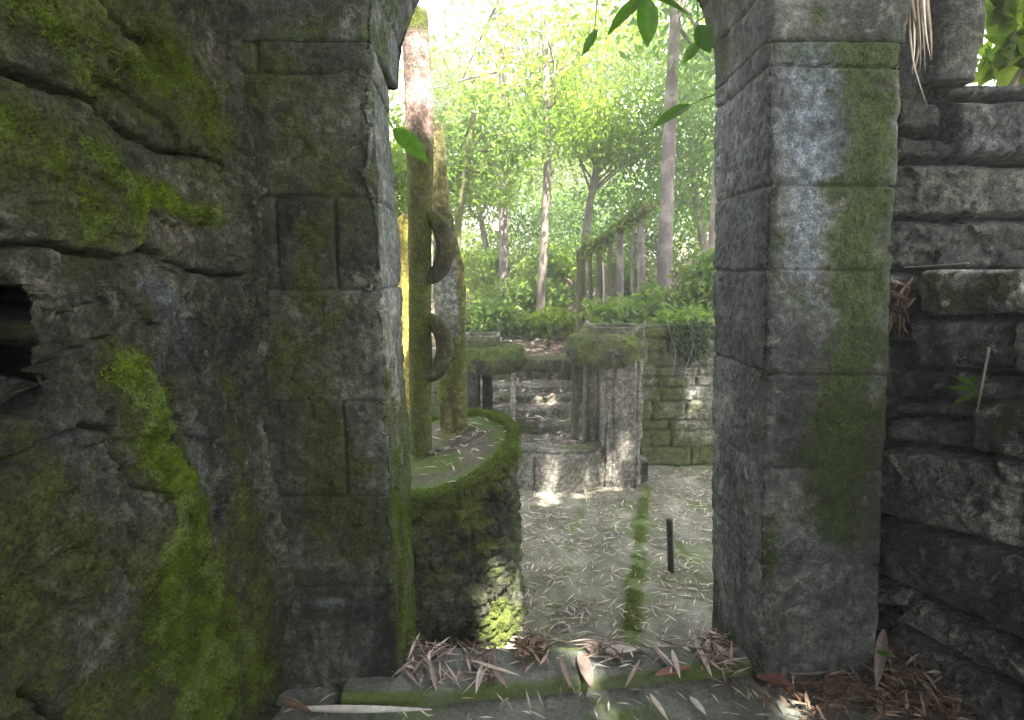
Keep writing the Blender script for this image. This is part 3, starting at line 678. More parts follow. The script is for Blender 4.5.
# jamb beside the window
zsj = np.linspace(zsill - 0.01, 3.0, 60); xs_ = (float(atY(938, 40, YB)[0]), float(atY(984, 40, YB)[0]))
th = np.linspace(0, 2 * math.pi, 48, endpoint=False)
sq = lambda c: np.sign(c) * np.abs(c) ** 0.45
R = np.array([np.stack([(xs_[0] + xs_[1]) / 2 + (xs_[1] - xs_[0]) / 2 * sq(np.cos(th)), YB + 0.16 + 0.18 * sq(np.sin(th)), np.full(48, z)], 1) for z in zsj])
nz = fbm(R.reshape(-1, 3), 7, 4, 99).reshape(60, 48); cc = R.mean(1, keepdims=True)
R = cc + (R - cc) * (1 + 0.12 * nz[..., None]); V, Fc = loft(R)
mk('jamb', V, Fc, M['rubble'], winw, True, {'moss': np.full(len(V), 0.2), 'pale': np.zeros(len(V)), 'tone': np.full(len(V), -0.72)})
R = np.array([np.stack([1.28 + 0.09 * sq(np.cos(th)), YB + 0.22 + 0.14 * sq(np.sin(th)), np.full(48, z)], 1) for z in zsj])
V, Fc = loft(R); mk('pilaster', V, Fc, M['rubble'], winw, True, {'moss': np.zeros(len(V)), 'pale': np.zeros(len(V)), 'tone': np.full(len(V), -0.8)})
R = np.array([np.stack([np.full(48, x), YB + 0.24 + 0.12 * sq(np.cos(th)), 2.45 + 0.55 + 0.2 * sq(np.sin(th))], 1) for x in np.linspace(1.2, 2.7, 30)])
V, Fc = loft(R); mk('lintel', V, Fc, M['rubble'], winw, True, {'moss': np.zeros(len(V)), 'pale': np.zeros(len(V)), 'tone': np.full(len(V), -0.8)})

# ================================================================== FLOORS AND GROUND
def sheet(name, xs, ys, zfun, mat, mossf=None):
    X, Y = np.meshgrid(xs, ys); P = np.stack([X.ravel(), Y.ravel(), np.zeros(X.size)], 1); P[:, 2] = zfun(P)
    return mk(name, P, gridfaces(len(xs), len(ys)), mat, None, True, {'moss': mossf(P) if mossf else np.zeros(len(P))})
def zterr(P):
    x, y = P[:, 0], P[:, 1]
    back = 0.46 + 0.06 * np.clip(y - 6.8, 0, 60) + 0.25 * fbm(P * np.array([1, 1, 0]), 0.25, 3, 201)
    right = 0.98 + 0.05 * np.clip(y - 5.6, 0, 60) + 0.12 * np.clip(x - 1.5, 0, 8) * sst(5.6, 8, y)
    z = np.where(x > 1.05, right, back)
    w = sst(0.75, 1.25, x); z = right * w + back * (1 - w)
    yb = np.where(x > 0.95, 5.45, 6.65)
    f = sst(0, 0.18, y - yb)
    court = np.where(y < 1.6, -0.09, -0.42)
    return court * (1 - f) + z * f + 0.03 * fbm(P * np.array([1, 1, 0]), 1.5, 4, 203) * f
xs = np.r_[np.linspace(-90, -6, 24)[:-1], np.arange(-6, 8, 0.09), np.linspace(8, 90, 24)]
ys = np.r_[np.linspace(-60, -2, 16)[:-1], np.linspace(-2, 5, 20)[:-1], np.arange(5, 14, 0.09), np.linspace(14, 160, 40)]
g = sheet('ground', xs, ys, zterr, M['ground'], lambda P: 0.25 * sst(0.0, 0.6, fbm(P, 0.7, 3, 207)))
tag(g, 'leaf strewn forest floor rising behind the courtyard', 'ground', kind='structure')
# courtyard paving: worn stone setts with a line of moss
mossline = [atZ(645, 488, ZG)[:2], atZ(640, 540, ZG)[:2], atZ(634, 590, ZG)[:2], atZ(630, 640, ZG)[:2]]
joints = [[atZ(583, 500, ZG)[:2], atZ(562, 580, ZG)[:2], atZ(545, 645, ZG)[:2]]]
def zpave(P):
    d = segdist(P[:, :2] + 0.02 * np.stack([fbm(P, 6, 3, 211), fbm(P, 6, 3, 212)], 1), mossline)
    d2 = segdist(P[:, :2], joints[0])
    dj, cr = courses(P[:, 1], P[:, 0], 0.48, 0.62, 213, 0.015)
    return ZG + 0.008 * fbm(P, 2, 3, 214) + 0.004 * fbm(P, 14, 4, 215) - 0.008 * np.exp(-(dj / 0.012) ** 2) + 0.012 * np.exp(-(d / 0.05) ** 2) - 0.008 * np.exp(-(d2 / 0.02) ** 2)
def mpave(P):
    d = segdist(P[:, :2] + 0.03 * np.stack([fbm(P, 6, 3, 211), fbm(P, 6, 3, 212)], 1), mossline)
    dj, cr = courses(P[:, 1], P[:, 0], 0.48, 0.62, 213, 0.015)
    d2 = segdist(P[:, :2], joints[0])
    return 0.8 * np.exp(-(d / 0.05) ** 2) + 0.3 * np.exp(-(dj / 0.03) ** 2) + 0.45 * np.exp(-(d2 / 0.06) ** 2) + 0.5 * sst(-0.1, 0.4, fbm(P, 1.6, 4, 217)) + 0.4 * sst(5.0, 5.25, P[:, 1]) * (P[:, 0] > 1)
pv = sheet('courtyard_paving', np.arange(-2.4, 4.0, 0.02), np.arange(2.05, 6.6, 0.02), zpave, M['paving'], mpave)
tag(pv, 'worn stone paving of the sunken courtyard strewn with bamboo leaves', 'paving', kind='structure')
# floor of the passage
pf = sheet('passage_floor', np.arange(-1.0, 1.9, 0.011), np.r_[np.linspace(-2.5, 1.2, 30)[:-1], np.arange(1.2, 2.06, 0.011)],
    lambda P: -0.012 + 0.010 * fbm(P, 3, 4, 221) + 0.004 * fbm(P, 20, 3, 222) - 0.014 * np.exp(-(courses(P[:, 0], P[:, 1], 0.5, 0.7, 223)[0] / 0.012) ** 2),
    M['floor'], lambda P: 0.22 + 0.4 * sst(0, 0.5, fbm(P, 3, 3, 224)))
tag(pf, 'greenish stone floor of the passage', 'floor', kind='structure')
# threshold slab, skewed front edge, then the drop to the courtyard
def threshold():
    n1, n2 = 240, 50
    xs = np.linspace(-0.62, 1.0, n1); t = np.linspace(0, 1, n2)
    yf = np.interp(xs, [-0.4, 0.9], [1.80, 1.955]); yf = np.clip(yf, 1.75, 1.97)
    yb = np.full(n1, 2.075)
    X = np.repeat(xs[None], n2, 0); Y = yf + (yb - yf) * t[:, None]
    fr = X * 0
    P = np.stack([X.ravel(), Y.ravel(), X.ravel() * 0], 1)
    e = np.minimum(t, 1 - t)[:, None] * (yb - yf)[None] ; e = e.ravel()
    z = 0.036 + 0.007 * fbm(P, 4, 4, 231) + 0.004 * fbm(P, 18, 4, 232) - 0.018 * (1 - np.clip(e / 0.02, 0, 1)) ** 2
    P[:, 1] += 0.010 * fbm(P, 7, 3, 233)
    top = P.copy(); top[:, 2] = z
    # closed: front skirt, back skirt
    idx = np.r_[np.arange(n1), n1 - 1 + n1 * np.arange(1, n2), (n2 - 1) * n1 + np.arange(n1 - 2, -1, -1), n1 * np.arange(n2 - 2, 0, -1)]
    lo = top[idx].copy(); lo[:, 2] = -0.45; lo[:, 1] += np.where(top[idx, 1] < 1.98, 0.012, 0)
    k = np.arange(len(idx)); k2 = (k + 1) % len(idx); n0 = len(top)
    sk = np.stack([idx[k2], idx[k], n0 + k, n0 + k2], 1)
    V = np.vstack([top, lo]); Fq = np.vstack([gridfaces(n1, n2), sk]); 
    moss = np.r_[0.2 + 0.5 * sst(0.05, 0.0, e) + 0.35 * sst(0, 0.5, fbm(P, 4, 3, 236)), np.full(len(lo), 0.2)]
    return mk('threshold_slab', V, Fq, M['floor'], None, True, {'moss': moss})
tag(threshold(), 'mossy stone threshold slab lying across the foot of the archway', 'threshold')

# ================================================================== THE COURTYARD
# ---- round planter, its rim rising to the right and back
DC = np.array([-0.42, 2.93]); DR_ = 0.435
def rimz(x, y): return 0.50 + 0.38 * np.clip((x + 0.42) * 0.62 + (y - 2.5) * 0.55, 0, 1.2) * 0.9
planter = thing('round_planter', (DC[0], DC[1], ZG), 'round mossy stone planter with sloping green rim behind the left pier', 'planter')
def drum():
    ns, nz = 420, 190
    th = np.linspace(0, 2 * math.pi, ns, endpoint=False); t = np.linspace(0, 1, nz)
    TH_, T = np.meshgrid(th, t); c, s = np.cos(TH_), np.sin(TH_)
    r = DR_ + 0.055 * (1 - T) ** 1.5
    x = DC[0] + r * c; y = DC[1] + r * s; zt = rimz(x, y) - 0.035; z = ZG - 0.05 + (zt - ZG + 0.05) * T
    P = np.stack([x.ravel(), y.ravel(), z.ravel()], 1)
    dj, cr = courses(TH_.ravel() * DR_, P[:, 2], 0.10, 0.17, 301, 0.07)
    h = 0.030 * (cr - 0.5) - 0.03 * (1 - np.clip(dj / 0.03, 0, 1)) ** 2 + 0.035 * fbm(P, 7, 4, 302) + 0.045 * fbm(P, 20, 5, 303, 0.7)
    N = np.stack([c.ravel(), s.ravel(), c.ravel() * 0], 1); P2 = P + N * h[:, None]
    V, Fc = loft(P2.reshape(nz, ns, 3))
    m = 0.34 + 0.4 * sst(0.8, 1.0, T.ravel()) + 0.5 * sst(0.0, 0.5, fbm(P, 5, 4, 304)) + 0.25 * sst(0.35, 0.0, T.ravel())
    o = mk('wall', V, Fc, M['drum'], planter, True, {'moss': np.r_[m, 0, 0], 'pale': np.zeros(len(V))})
    # rim: a rounded mossy coping
    nr_ = 28; ph = np.linspace(0, 2 * math.pi, nr_, endpoint=False)
    ths = np.linspace(0, 2 * math.pi, 361)[:-1]; rings = []
    for a in ths:
        rr = DR_ - 0.008 + 0.034 * np.sign(np.cos(ph)) * np.abs(np.cos(ph)) ** 0.8
        zz = -0.008 + 0.022 * np.sign(np.sin(ph)) * np.abs(np.sin(ph)) ** 0.8
        xx = DC[0] + rr * math.cos(a); yy = DC[1] + rr * math.sin(a)
        rings.append(np.stack([xx, yy, rimz(DC[0] + DR_ * math.cos(a), DC[1] + DR_ * math.sin(a)) + zz], 1))
    R = np.array(rings); n = fbm(R.reshape(-1, 3), 9, 4, 305).reshape(R.shape[:2]); cen = R.mean(1, keepdims=True)
    R = cen + (R - cen) * (1 + 0.28 * n[..., None])
    Fq = gridfaces(nr_, len(ths), True); wrap = np.stack([(len(ths) - 1) * nr_ + np.arange(nr_), (len(ths) - 1) * nr_ + (np.arange(nr_) + 1) % nr_, (np.arange(nr_) + 1) % nr_, np.arange(nr_)], 1)
    V = R.reshape(-1, 3)
    rim = mk('rim', V, np.vstack([Fq, wrap]), M['drum'], planter, True, {'moss': np.full(len(V), 0.75), 'pale': np.zeros(len(V))})
    up = V[:, 2] > (np.repeat(R.mean(1)[:, 2], nr_) - 0.01)
    cand = np.where(up)[0]; pick = rng.choice(cand, 11000)
    mosspart('moss', V[pick] + rng.normal(size=(11000, 3)) * 0.005, np.tile([0, -0.2, 1.0], (11000, 1)), rng.uniform(0.006, 0.018, 11000), 0.005, rim, 0.55 + 0.4 * fbm(V[pick], 14, 3, 6) + 0.2 * rng.random(11000))
    # soil
    rr = np.linspace(0.0, DR_ - 0.02, 16); a = np.linspace(0, 2 * math.pi, 90, endpoint=False)
    G = np.array([np.stack([DC[0] + r_ * np.cos(a), DC[1] + r_ * np.sin(a), rimz(DC[0] + r_ * np.cos(a), DC[1] + r_ * np.sin(a)) - 0.012], 1) for r_ in rr[1:]])
    Gf = G.reshape(-1, 3); Gf[:, 2] += 0.02 * fbm(Gf, 7, 4, 308) + .006
    Vs = np.vstack([Gf, [DC[0], DC[1], rimz(*DC) - 0.01]]); f = gridfaces(90, 15, True).tolist() + [[len(Vs) - 1, j, (j + 1) % 90] for j in range(90)]
    mk('soil', Vs, f, M['soil'], planter, True, {'moss': np.r_[0.55 + 0.6 * fbm(Gf, 5, 3, 309) + 0.6 * sst(.28, .40, np.hypot(Gf[:, 0] - DC[0], Gf[:, 1] - DC[1])), 0.3]})
drum()

# ---- columns growing out of the planter
def column(pts, rad, nz, ns, seed, rough=0.10, flat=1.0):
    p = interp(pts, nz); r = np.interp(np.linspace(0, 1, nz), np.linspace(0, 1, len(rad)), rad)
    th = np.linspace(0, 2 * math.pi, ns, endpoint=False)
    R = np.array([np.stack([c[0] + q * np.cos(th), c[1] + q * flat * np.sin(th), np.full(ns, c[2])], 1) for c, q in zip(p, r)])
    c = p[:, None]; fl = R.reshape(-1, 3)
    n = (fbm(fl, 6, 4, seed) + 0.5 * fbm(fl * np.array([1, 1, 0.2]), 22, 3, seed + 1)).reshape(nz, ns)
    R = np.concatenate([c + (R - c) * (1 + rough * n[..., None])], 0); R[..., 2] = p[:, 2][:, None]
    # rounded top
    R[-1] = c[-1] + (R[-1] - c[-1]) * 0.6; R[-2] = c[-2] + (R[-2] - c[-2]) * 0.9
    return loft(R)
pc = lambda u, v, Y: atY(u, v, Y)
cb = np.array([*atY(421, 447, 2.92)[:2], 0.62])
scol = thing('sculpted_column', cb, 'mossy concrete column with two crescent loops standing in the round planter', 'column')
YC = 2.92
V, Fc = column([pc(421, 452, YC), pc(420, 300, YC), pc(420, 160, YC), pc(420, 120, YC), pc(417, 60, YC), pc(414, 8, YC)], [0.062, 0.060, 0.058, 0.058, 0.058, 0.066, 0.069, 0.068, 0.062], 200, 64, 401, 0.10)
z_ = V[:, 2]; zA, zB = zat(138, YC), zat(42, YC)
pal = sst(zA - 0.03, zA + 0.05, z_) * sst(zB + 0.08, zB - 0.05, z_) * 1.0
ms = np.where(z_ > zB, 0.55 * sst(zB - 0.02, zB + 0.1, z_), 0.55 * sst(zA + 0.05, zA - 0.1, z_)) + 0.1
mk('shaft', V, Fc, M['column'], scol, True, {'moss': ms, 'pale': pal})
for (va, vb) in ((210, 282), (313, 380)):
    a = np.linspace(-math.pi / 2 - 0.15, math.pi / 2 + 0.15, 40)
    top, bot = pc(429, va + 6, YC - 0.01), pc(429, vb - 4, YC - 0.01); mid = (top + bot) / 2; hz = (top[2] - bot[2]) / 2
    path = np.stack([mid[0] - 0.01 + 0.092 * np.cos(a), np.full(40, mid[1]), mid[2] + hz * np.sin(a)], 1)
    V, Fc = tube(path, 0.044 * (0.72 + 0.34 * np.cos(a)), 20, 411, 0.12)
    V[:, 1] = mid[1] + (V[:, 1] - mid[1]) * 1.15
    up_ = fbm(V, 9, 3, 412)
    mk('crescent', V, Fc, M['column'], scol, True, {'moss': 0.05 + 0.55 * sst(mid[2] + .5 * hz, mid[2] + hz, V[:, 2]), 'pale': np.zeros(len(V)), 'tone': np.full(len(V), -0.45)})
cb2 = np.array([*atY(458, 430, 3.12)[:2], 0.68])
c2 = thing('lichen_column', cb2, 'broad yellow green fin shaped column with a grey middle, right of the crescent column', 'column')
Y2 = 3.12
def fincol():
    vs = [438, 400, 340, 300, 262, 232, 200, 150, 124]; lo = [441, 438, 437, 434, 434, 433, 432, 430, 431]; hi = [468, 467, 467, 465, 463, 456, 449, 446, 443]
    vv = np.linspace(438, 124, 150); l_ = np.interp(-vv, -np.array(vs), lo); h_ = np.interp(-vv, -np.array(vs), hi)
    for _ in range(6):
        l_[1:-1] = (l_[:-2] + 2 * l_[1:-1] + l_[2:]) / 4; h_[1:-1] = (h_[:-2] + 2 * h_[1:-1] + h_[2:]) / 4
    th = np.linspace(0, 2 * math.pi, 72, endpoint=False); R = []
    for v, a, b in zip(vv, l_, h_):
        pa, pb_ = pc(a, v, Y2), pc(b, v, Y2); c = (pa + pb_) / 2; w = (pb_[0] - pa[0]) / 2
        R.append(np.stack([c[0] + w * np.cos(th), c[1] + 0.055 * np.sin(th), np.full(72, c[2])], 1))
    R = np.array(R); c = R.mean(1, keepdims=True); fl = R.reshape(-1, 3)
    n = (fbm(fl, 7, 4, 421) + 0.8 * fbm(fl * np.array([1, 1, .2]), 26, 4, 422)).reshape(R.shape[:2])
    V, Fc = loft(c + (R - c) * (1 + 0.14 * n[..., None]))
    z1_, z2_ = zat(335, Y2), zat(240, Y2); z = V[:, 2]; xr_ = np.interp(z, [pc(0, v, Y2)[2] for v in vs], [pc(h, v, Y2)[0] for v, h in zip(vs, hi)])
    grey = sst(z1_ - .05, z1_ + .05, z) * sst(z2_ + .06, z2_ - .03, z) * sst(0.02, 0.05, xr_ - V[:, 0])
    mk('shaft', V, Fc, M['ochre'], c2, True, {'moss': (0.5 + 0.5 * fbm(V, 5, 4, 423)) * sst(z2_ + .2, z1_, z) * (1 - grey), 'pale': grey, 'tone': 0.4 * fbm(V, 6, 3, 424)})
fincol()
Y3 = 3.9
c3 = thing('yellow_column', [*atY(410, 430, Y3)[:2], ZG], 'bright yellow lichen covered column half hidden behind the left pier', 'column')
x3 = atY(412, 300, Y3)[0]
V, Fc = column([[x3, Y3, ZG], [x3, Y3, 0.6], [x3, Y3, 1.2], [x3 - .01, Y3, zat(215, Y3)]], [0.10, 0.085, 0.08, 0.08, 0.075], 90, 40, 431, 0.12)
mk('shaft', V, Fc, M['yellow'], c3, True, {'moss': 0.35 + 0.6 * fbm(V, 5, 4, 433), 'pale': 0.0 * V[:, 2], 'tone': 0.8 * fbm(V, 7, 3, 434)})

# ---- mushroom pillars: shafts in a cluster, a drooping moss cap and a small box planter on top
def slabshaft(c, w, d, z0, z1, seed, parent, moss=0.2, pale=0.0, label=None, tone=-0.3):
    nz, ns = 80, 160; th = np.linspace(0, 2 * math.pi, ns, endpoint=False); R = []
    sqr = lambda c_: np.sign(c_) * np.abs(c_) ** 0.35
    for z in np.linspace(z0, z1, nz):
        R.append(np.stack([c[0] + w / 2 * sqr(np.cos(th)), c[1] + d / 2 * sqr(np.sin(th)), np.full(ns, z)], 1))
    R = np.array(R); cen = R.mean(1, keepdims=True); fl = R.reshape(-1, 3)
    n = (fbm(fl, 7, 4, seed) + 1.6 * fbm(fl * np.array([1, 1, 0.10]), 24, 3, seed + 1)).reshape(nz, ns) - 0.9 * np.abs(np.sin(th * 5.0 + seed))[None] ** 6
    R = cen + (R - cen) * (1 + 0.10 * n[..., None]); V, Fc = loft(R)
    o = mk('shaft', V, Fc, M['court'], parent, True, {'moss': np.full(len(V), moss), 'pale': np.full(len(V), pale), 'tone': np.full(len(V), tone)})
    if label: o['label'] = label
def capmesh(c, rx, ry, z0, z1, seed, parent):
    ns, nz = 120, 36; th = np.linspace(0, 2 * math.pi, ns, endpoint=False)
    prof = [(0.35, 0.22), (0.72, 0.14), (0.90, -0.04), (0.99, 0.12), (1.03, 0.40), (1.0, 0.68), (0.92, 0.88), (0.70, 0.97), (0.3, 1.0)]
    tt = np.linspace(0, 1, nz); k = np.linspace(0, 1, len(prof)); pr_ = np.interp(tt, k, [p[0] for p in prof]); pz = np.interp(tt, k, [p[1] for p in prof])
    R = np.array([np.stack([c[0] + rx * q * np.cos(th), c[1] + ry * q * np.sin(th), np.full(ns, z0 + (z1 - z0) * w)], 1) for q, w in zip(pr_, pz)])
    fl = R.reshape(-1, 3); cen = np.array([c[0], c[1], (z0 + z1) / 2]); n = (fbm(fl, 7, 4, seed) + 0.5 * fbm(fl, 25, 4, seed + 3))[:, None]
    fl = cen + (fl - cen) * (1 + 0.12 * n); V, Fc = loft(fl.reshape(nz, ns, 3))
    o = mk('cap', V, Fc, M['drum'], parent, True, {'moss': 0.42 + 0.5 * fbm(V, 5, 3, seed + 7) + 0.25 * (V[:, 2] > (z0 + z1) / 2), 'pale': np.full(len(V), 0.0)})
    N = V - cen; N /= np.linalg.norm(N, axis=1)[:, None]; ok = np.where((V[:, 2] > z0 + 0.2 * (z1 - z0)) & (fbm(V, 6, 3, seed + 7) > -0.12))[0]
    pick = rng.choice(ok, 5000); mosspart('moss', V[pick], N[pick] + np.array([0, 0, -.5]), rng.uniform(0.004, 0.012, 5000), 0.004, o, 0.5 + 0.4 * fbm(V[pick], 10, 3, seed))
def boxtop(c, w, d, z0, z1, parent):
    b = []
    for (x, y, ww, dd) in ((0, -d / 2 + .02, w, .04), (0, d / 2 - .02, w, .04), (-w / 2 + .02, 0, .04, d - .082), (w / 2 - .02, 0, .04, d - .082)):
        X = np.array([[sx * ww / 2, sy * dd / 2, sz] for sz in (z0, z1) for sx, sy in ((-1, -1), (1, -1), (1, 1), (-1, 1))]) + np.array([c[0] + x, c[1] + y, 0])
        b.append((X, [[3, 2, 1, 0], [4, 5, 6, 7], [0, 1, 5, 4], [1, 2, 6, 5], [2, 3, 7, 6], [3, 0, 4, 7]]))
    V, Fc = join(b)
    o = mk('planter_box', V, Fc, M['court'], parent, False, {'moss': np.where(V[:, 2] > z0 + 0.5 * (z1 - z0), 0.3, 0.6), 'pale': np.zeros(len(V))})
    m_ = o.modifiers.new('bevel', 'BEVEL'); m_.width = 0.008; m_.segments = 2
pb = atZ(621, 489, ZG)
mush = thing('mushroom_pillar', pb, 'grey clustered pillar with drooping mossy cap beside the courtyard back wall', 'pillar', 'mushroom shaped pillars in the courtyard')
YM = pb[1] + 0.16
zc0, zc1 = zat(364, YM), zat(333, YM)
slabshaft((xat(621, 420, YM), YM), 0.33, 0.30, ZG - .03, zc0 + 0.06, 501, mush, 0.05, 0.35)
slabshaft((xat(590, 420, YM + .22), YM + 0.22), 0.13, 0.2, ZG - .03, zc0 + 0.07, 503, mush, 0.35, 0.1)
slabshaft((xat(575, 420, YM + .40), YM + 0.40), 0.07, 0.14, ZG - .03, zc0 + 0.07, 505, mush, 0.45)
slabshaft((xat(643, 470, YM - .02), YM + 0.1), 0.12, 0.22, ZG - .03, zat(462, YM), 507, mush, 0.35)
capmesh((xat(606, 350, YM + .12), YM + 0.12), 0.355, 0.34, zc0, zc1, 511, mush)
boxtop((xat(615, 335, YM + .15), YM + 0.15), 0.44, 0.4, zc1 - 0.03, zat(327, YM), mush)
YN = 5.5
m2 = thing('mushroom_pillar', [xat(490, 400, YN), YN, ZG], 'smaller shadowed pillar with mossy cap behind the round planter rim', 'pillar', 'mushroom shaped pillars in the courtyard')
slabshaft((xat(472, 400, YN), YN), 0.16, 0.25, ZG - .03, zat(362, YN), 521, m2, 0.1, tone=-0.7)  # lower tone on these two shafts paints the shade beneath the cap
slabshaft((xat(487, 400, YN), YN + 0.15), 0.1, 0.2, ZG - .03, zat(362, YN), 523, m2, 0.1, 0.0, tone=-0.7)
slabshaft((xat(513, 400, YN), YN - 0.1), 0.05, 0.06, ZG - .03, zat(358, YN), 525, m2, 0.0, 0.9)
capmesh((xat(492, 350, YN), YN), 0.32, 0.32, zat(368, YN), zat(344, YN), 527, m2)
boxtop((xat(482, 345, YN), YN), 0.36, 0.36, zat(345, YN) - 0.03, zat(334, YN), m2)

# ---- low curved kerb wall joining the pillar
def pathwall(name, pts, w, z0, z1, mat, hc, wc, seed, moss=0.2, amp=1.0, step=0.015, mossf=None, palef=None):
    p = interp(np.array([[*q, 0] for q in pts]), max(20, int(sum(math.dist(a, b) for a, b in zip(pts[:-1], pts[1:])) / step)))[:, :2]
    t = np.gradient(p, axis=0); t /= np.linalg.norm(t, axis=1)[:, None]; nrm = np.stack([t[:, 1], -t[:, 0]], 1)
    nz = int((z1 - z0) / step) + 2; nw = max(4, int(w / step / 2))
    zz = np.linspace(z0, z1, nz); ww = np.linspace(-1, 1, nw)
    sec = [(1, z) for z in zz] + [(-x, z1) for x in ww[1:-1]] + [(-1, z) for z in zz[::-1]] + [(x, z0) for x in ww[1:-1]]
    ss = np.array(sec); L = np.r_[0, np.cumsum(np.linalg.norm(np.diff(p, axis=0), axis=1))]
    R = np.array([np.stack([c[0] + n[0] * ss[:, 0] * w / 2, c[1] + n[1] * ss[:, 0] * w / 2, ss[:, 1]], 1) for c, n in zip(p, nrm)])
    fl = R.reshape(-1, 3); U = np.repeat(L, len(sec)); sd = np.tile(ss[:, 0], len(p)); istop = np.tile((np.arange(len(sec)) >= nz) & (np.arange(len(sec)) < nz + nw - 2), len(p))
    dj, cr = courses(U, fl[:, 2] + 0.5 * (sd < 0), hc, wc, seed, 0.02)
    h = amp * (0.03 * (cr - 0.5) - 0.035 * (1 - np.clip(dj / 0.02, 0, 1)) ** 2 + 0.02 * fbm(fl, 5, 4, seed + 1) + 0.01 * fbm(fl, 20, 4, seed + 2))
    side = np.abs(sd) > 0.999
    N = np.zeros_like(fl); nn = np.repeat(nrm, len(sec), 0); N[:, :2] = nn * np.sign(sd)[:, None] * side[:, None]; N[:, 2] = np.where(istop, 1, 0)
    topedge = side & (fl[:, 2] > z1 - 1e-6)
    h = np.where(istop, 0.014 * fbm(fl, 6, 4, seed + 3), h - 0.015 * topedge)
    V, Fc = loft((fl + N * h[:, None]).reshape(R.shape))
    m = np.where(istop, moss + 0.3, moss) + 0.3 * sst(0, .5, fbm(fl, 2.5, 3, seed + 4))
    if mossf is not None: m = m + mossf(fl)
    pl = palef(fl) if palef is not None else 0 * m
    return mk(name, V, Fc, mat, None, True, {'moss': np.r_[m, 0, 0], 'pale': np.r_[pl, 0, 0]})
kerb = pathwall('kerb_wall', [atZ(604, 488, ZG)[:2] + [0, .15], atZ(585, 492, ZG)[:2] + [0, .1], atZ(555, 492, ZG)[:2] + [0, .08], atZ(520, 490, ZG)[:2] + [0, .12], atZ(490, 478, ZG)[:2] + [0, .2]], 0.2, ZG - .05, 0.02, M['court'], 0.4, 0.8, 541, -0.02, 0.8,
    palef=lambda P: 0.6 * np.exp(-((P[:, 0] - 0.3) / 0.2) ** 2))
tag(kerb, 'low curved kerb wall between the clustered pillar and the planter', 'low wall')
# landing behind the kerb and the steps that climb from it
stair = thing('stone_steps', (0.3, 5.6, ZG), 'worn stone steps climbing between the two mushroom pillars', 'steps')
def slab(name, x0, x1, y0, y1, z0, z1, mat, parent, seed, moss=0.1, pale=0.0, round_=0.03, tilt=0.0):
    nx, ny = max(8, int((x1 - x0) / .025)), max(6, int((y1 - y0) / .025)); nz = max(4, int((z1 - z0) / .025))
    # top grid + skirts
    xs = np.linspace(x0, x1, nx); ysn = np.linspace(y0, y1, ny); X, Y = np.meshgrid(xs, ysn); P = np.stack([X.ravel(), Y.ravel(), np.full(X.size, z1)], 1)
    e = np.minimum(np.minimum(P[:, 0] - x0, x1 - P[:, 0]), np.minimum(P[:, 1] - y0, y1 - P[:, 1]))
    P[:, 2] += 0.030 * fbm(P, 4, 4, seed) - round_ * (1 - np.clip(e / round_, 0, 1)) ** 2 * 0.5 + tilt * (P[:, 0] - x0)
    P[:, 1] += 0.06 * fbm(P, 3.5, 4, seed + 1)
    idx = np.r_[np.arange(nx), nx - 1 + nx * np.arange(1, ny), (ny - 1) * nx + np.arange(nx - 2, -1, -1), nx * np.arange(ny - 2, 0, -1)]
    rows = [P[idx]]; 
    for k in range(1, nz + 1):
        q = P[idx].copy(); q[:, 2] = q[:, 2] + (z0 - q[:, 2]) * k / nz; q[:, :2] += (0.012 * fbm(q, 8, 4, seed + 2))[:, None]; rows.append(q)
    V = np.vstack([P] + rows[1:]); n0 = len(P); m = len(idx); k = np.arange(m); k2 = (k + 1) % m
    Fq = [gridfaces(nx, ny), np.stack([idx[k2], idx[k], n0 + k, n0 + k2], 1)]
    for r in range(nz - 1): Fq.append(np.stack([n0 + r * m + k2, n0 + r * m + k, n0 + (r + 1) * m + k, n0 + (r + 1) * m + k2], 1))
    return mk(name, V, np.vstack(Fq), mat, parent, True, {'moss': np.full(len(V), moss), 'pale': np.full(len(V), pale)})
slab('landing', -0.5, 0.78, 4.75, 5.42, ZG - .02, -0.06, M['court'], stair, 551, 0.0, 0.1)
for k, (y0, z1, sh) in enumerate(((5.4, 0.04, 0), (5.66, 0.12, 0.04), (5.92, 0.20, -.03), (6.16, 0.27, 0.05))):
    slab('step', -0.45 + sh, 0.74 + sh, y0, y0 + 0.32, ZG - 0.02, z1, M['court'], stair, 560 + k * 5, 0.35 - 0.1 * (k % 2), 0.2 * (k % 2))
bw = pathwall('retaining_wall', [(1.05, 6.62), (0.5, 6.58), (-0.1, 6.6), (-1.2, 6.75), (-2.4, 6.9)], 0.28, ZG - .1, 0.52, M['court'], 0.16, 0.3, 571, 0.45, 1.5)
tag(bw, 'mossy retaining wall at the top of the worn steps', 'wall')
rw = pathwall('boundary_wall', [(4.2, 5.42), (2.6, 5.40), (1.6, 5.40), (1.12, 5.42)], 0.26, ZG - .1, 1.02, M['court'], 0.15, 0.34, 581, 0.30, 1.6, 0.017,
    mossf=lambda P: 0.6 * sst(0.0, -0.2, P[:, 2]) + 0.4 * sst(0.75, 1.0, P[:, 2]) + 0.3 * sst(1.75, 1.4, P[:, 0]),
    palef=lambda P: 0.9 * np.exp(-((P[:, 0] - 1.75) / 0.2) ** 2 - ((P[:, 2] - 0.42) / 0.16) ** 2))
tag(rw, 'ivy topped stone wall closing the courtyard on the right', 'wall')
sw = pathwall('side_wall', [(1.12, 5.56), (1.10, 6.0), (1.06, 6.45)], 0.2, ZG - .1, 0.95, M['court'], 0.17, 0.35, 591, 0.3)
tag(sw, 'short mossy side wall between the steps and the ivy topped wall', 'wall')

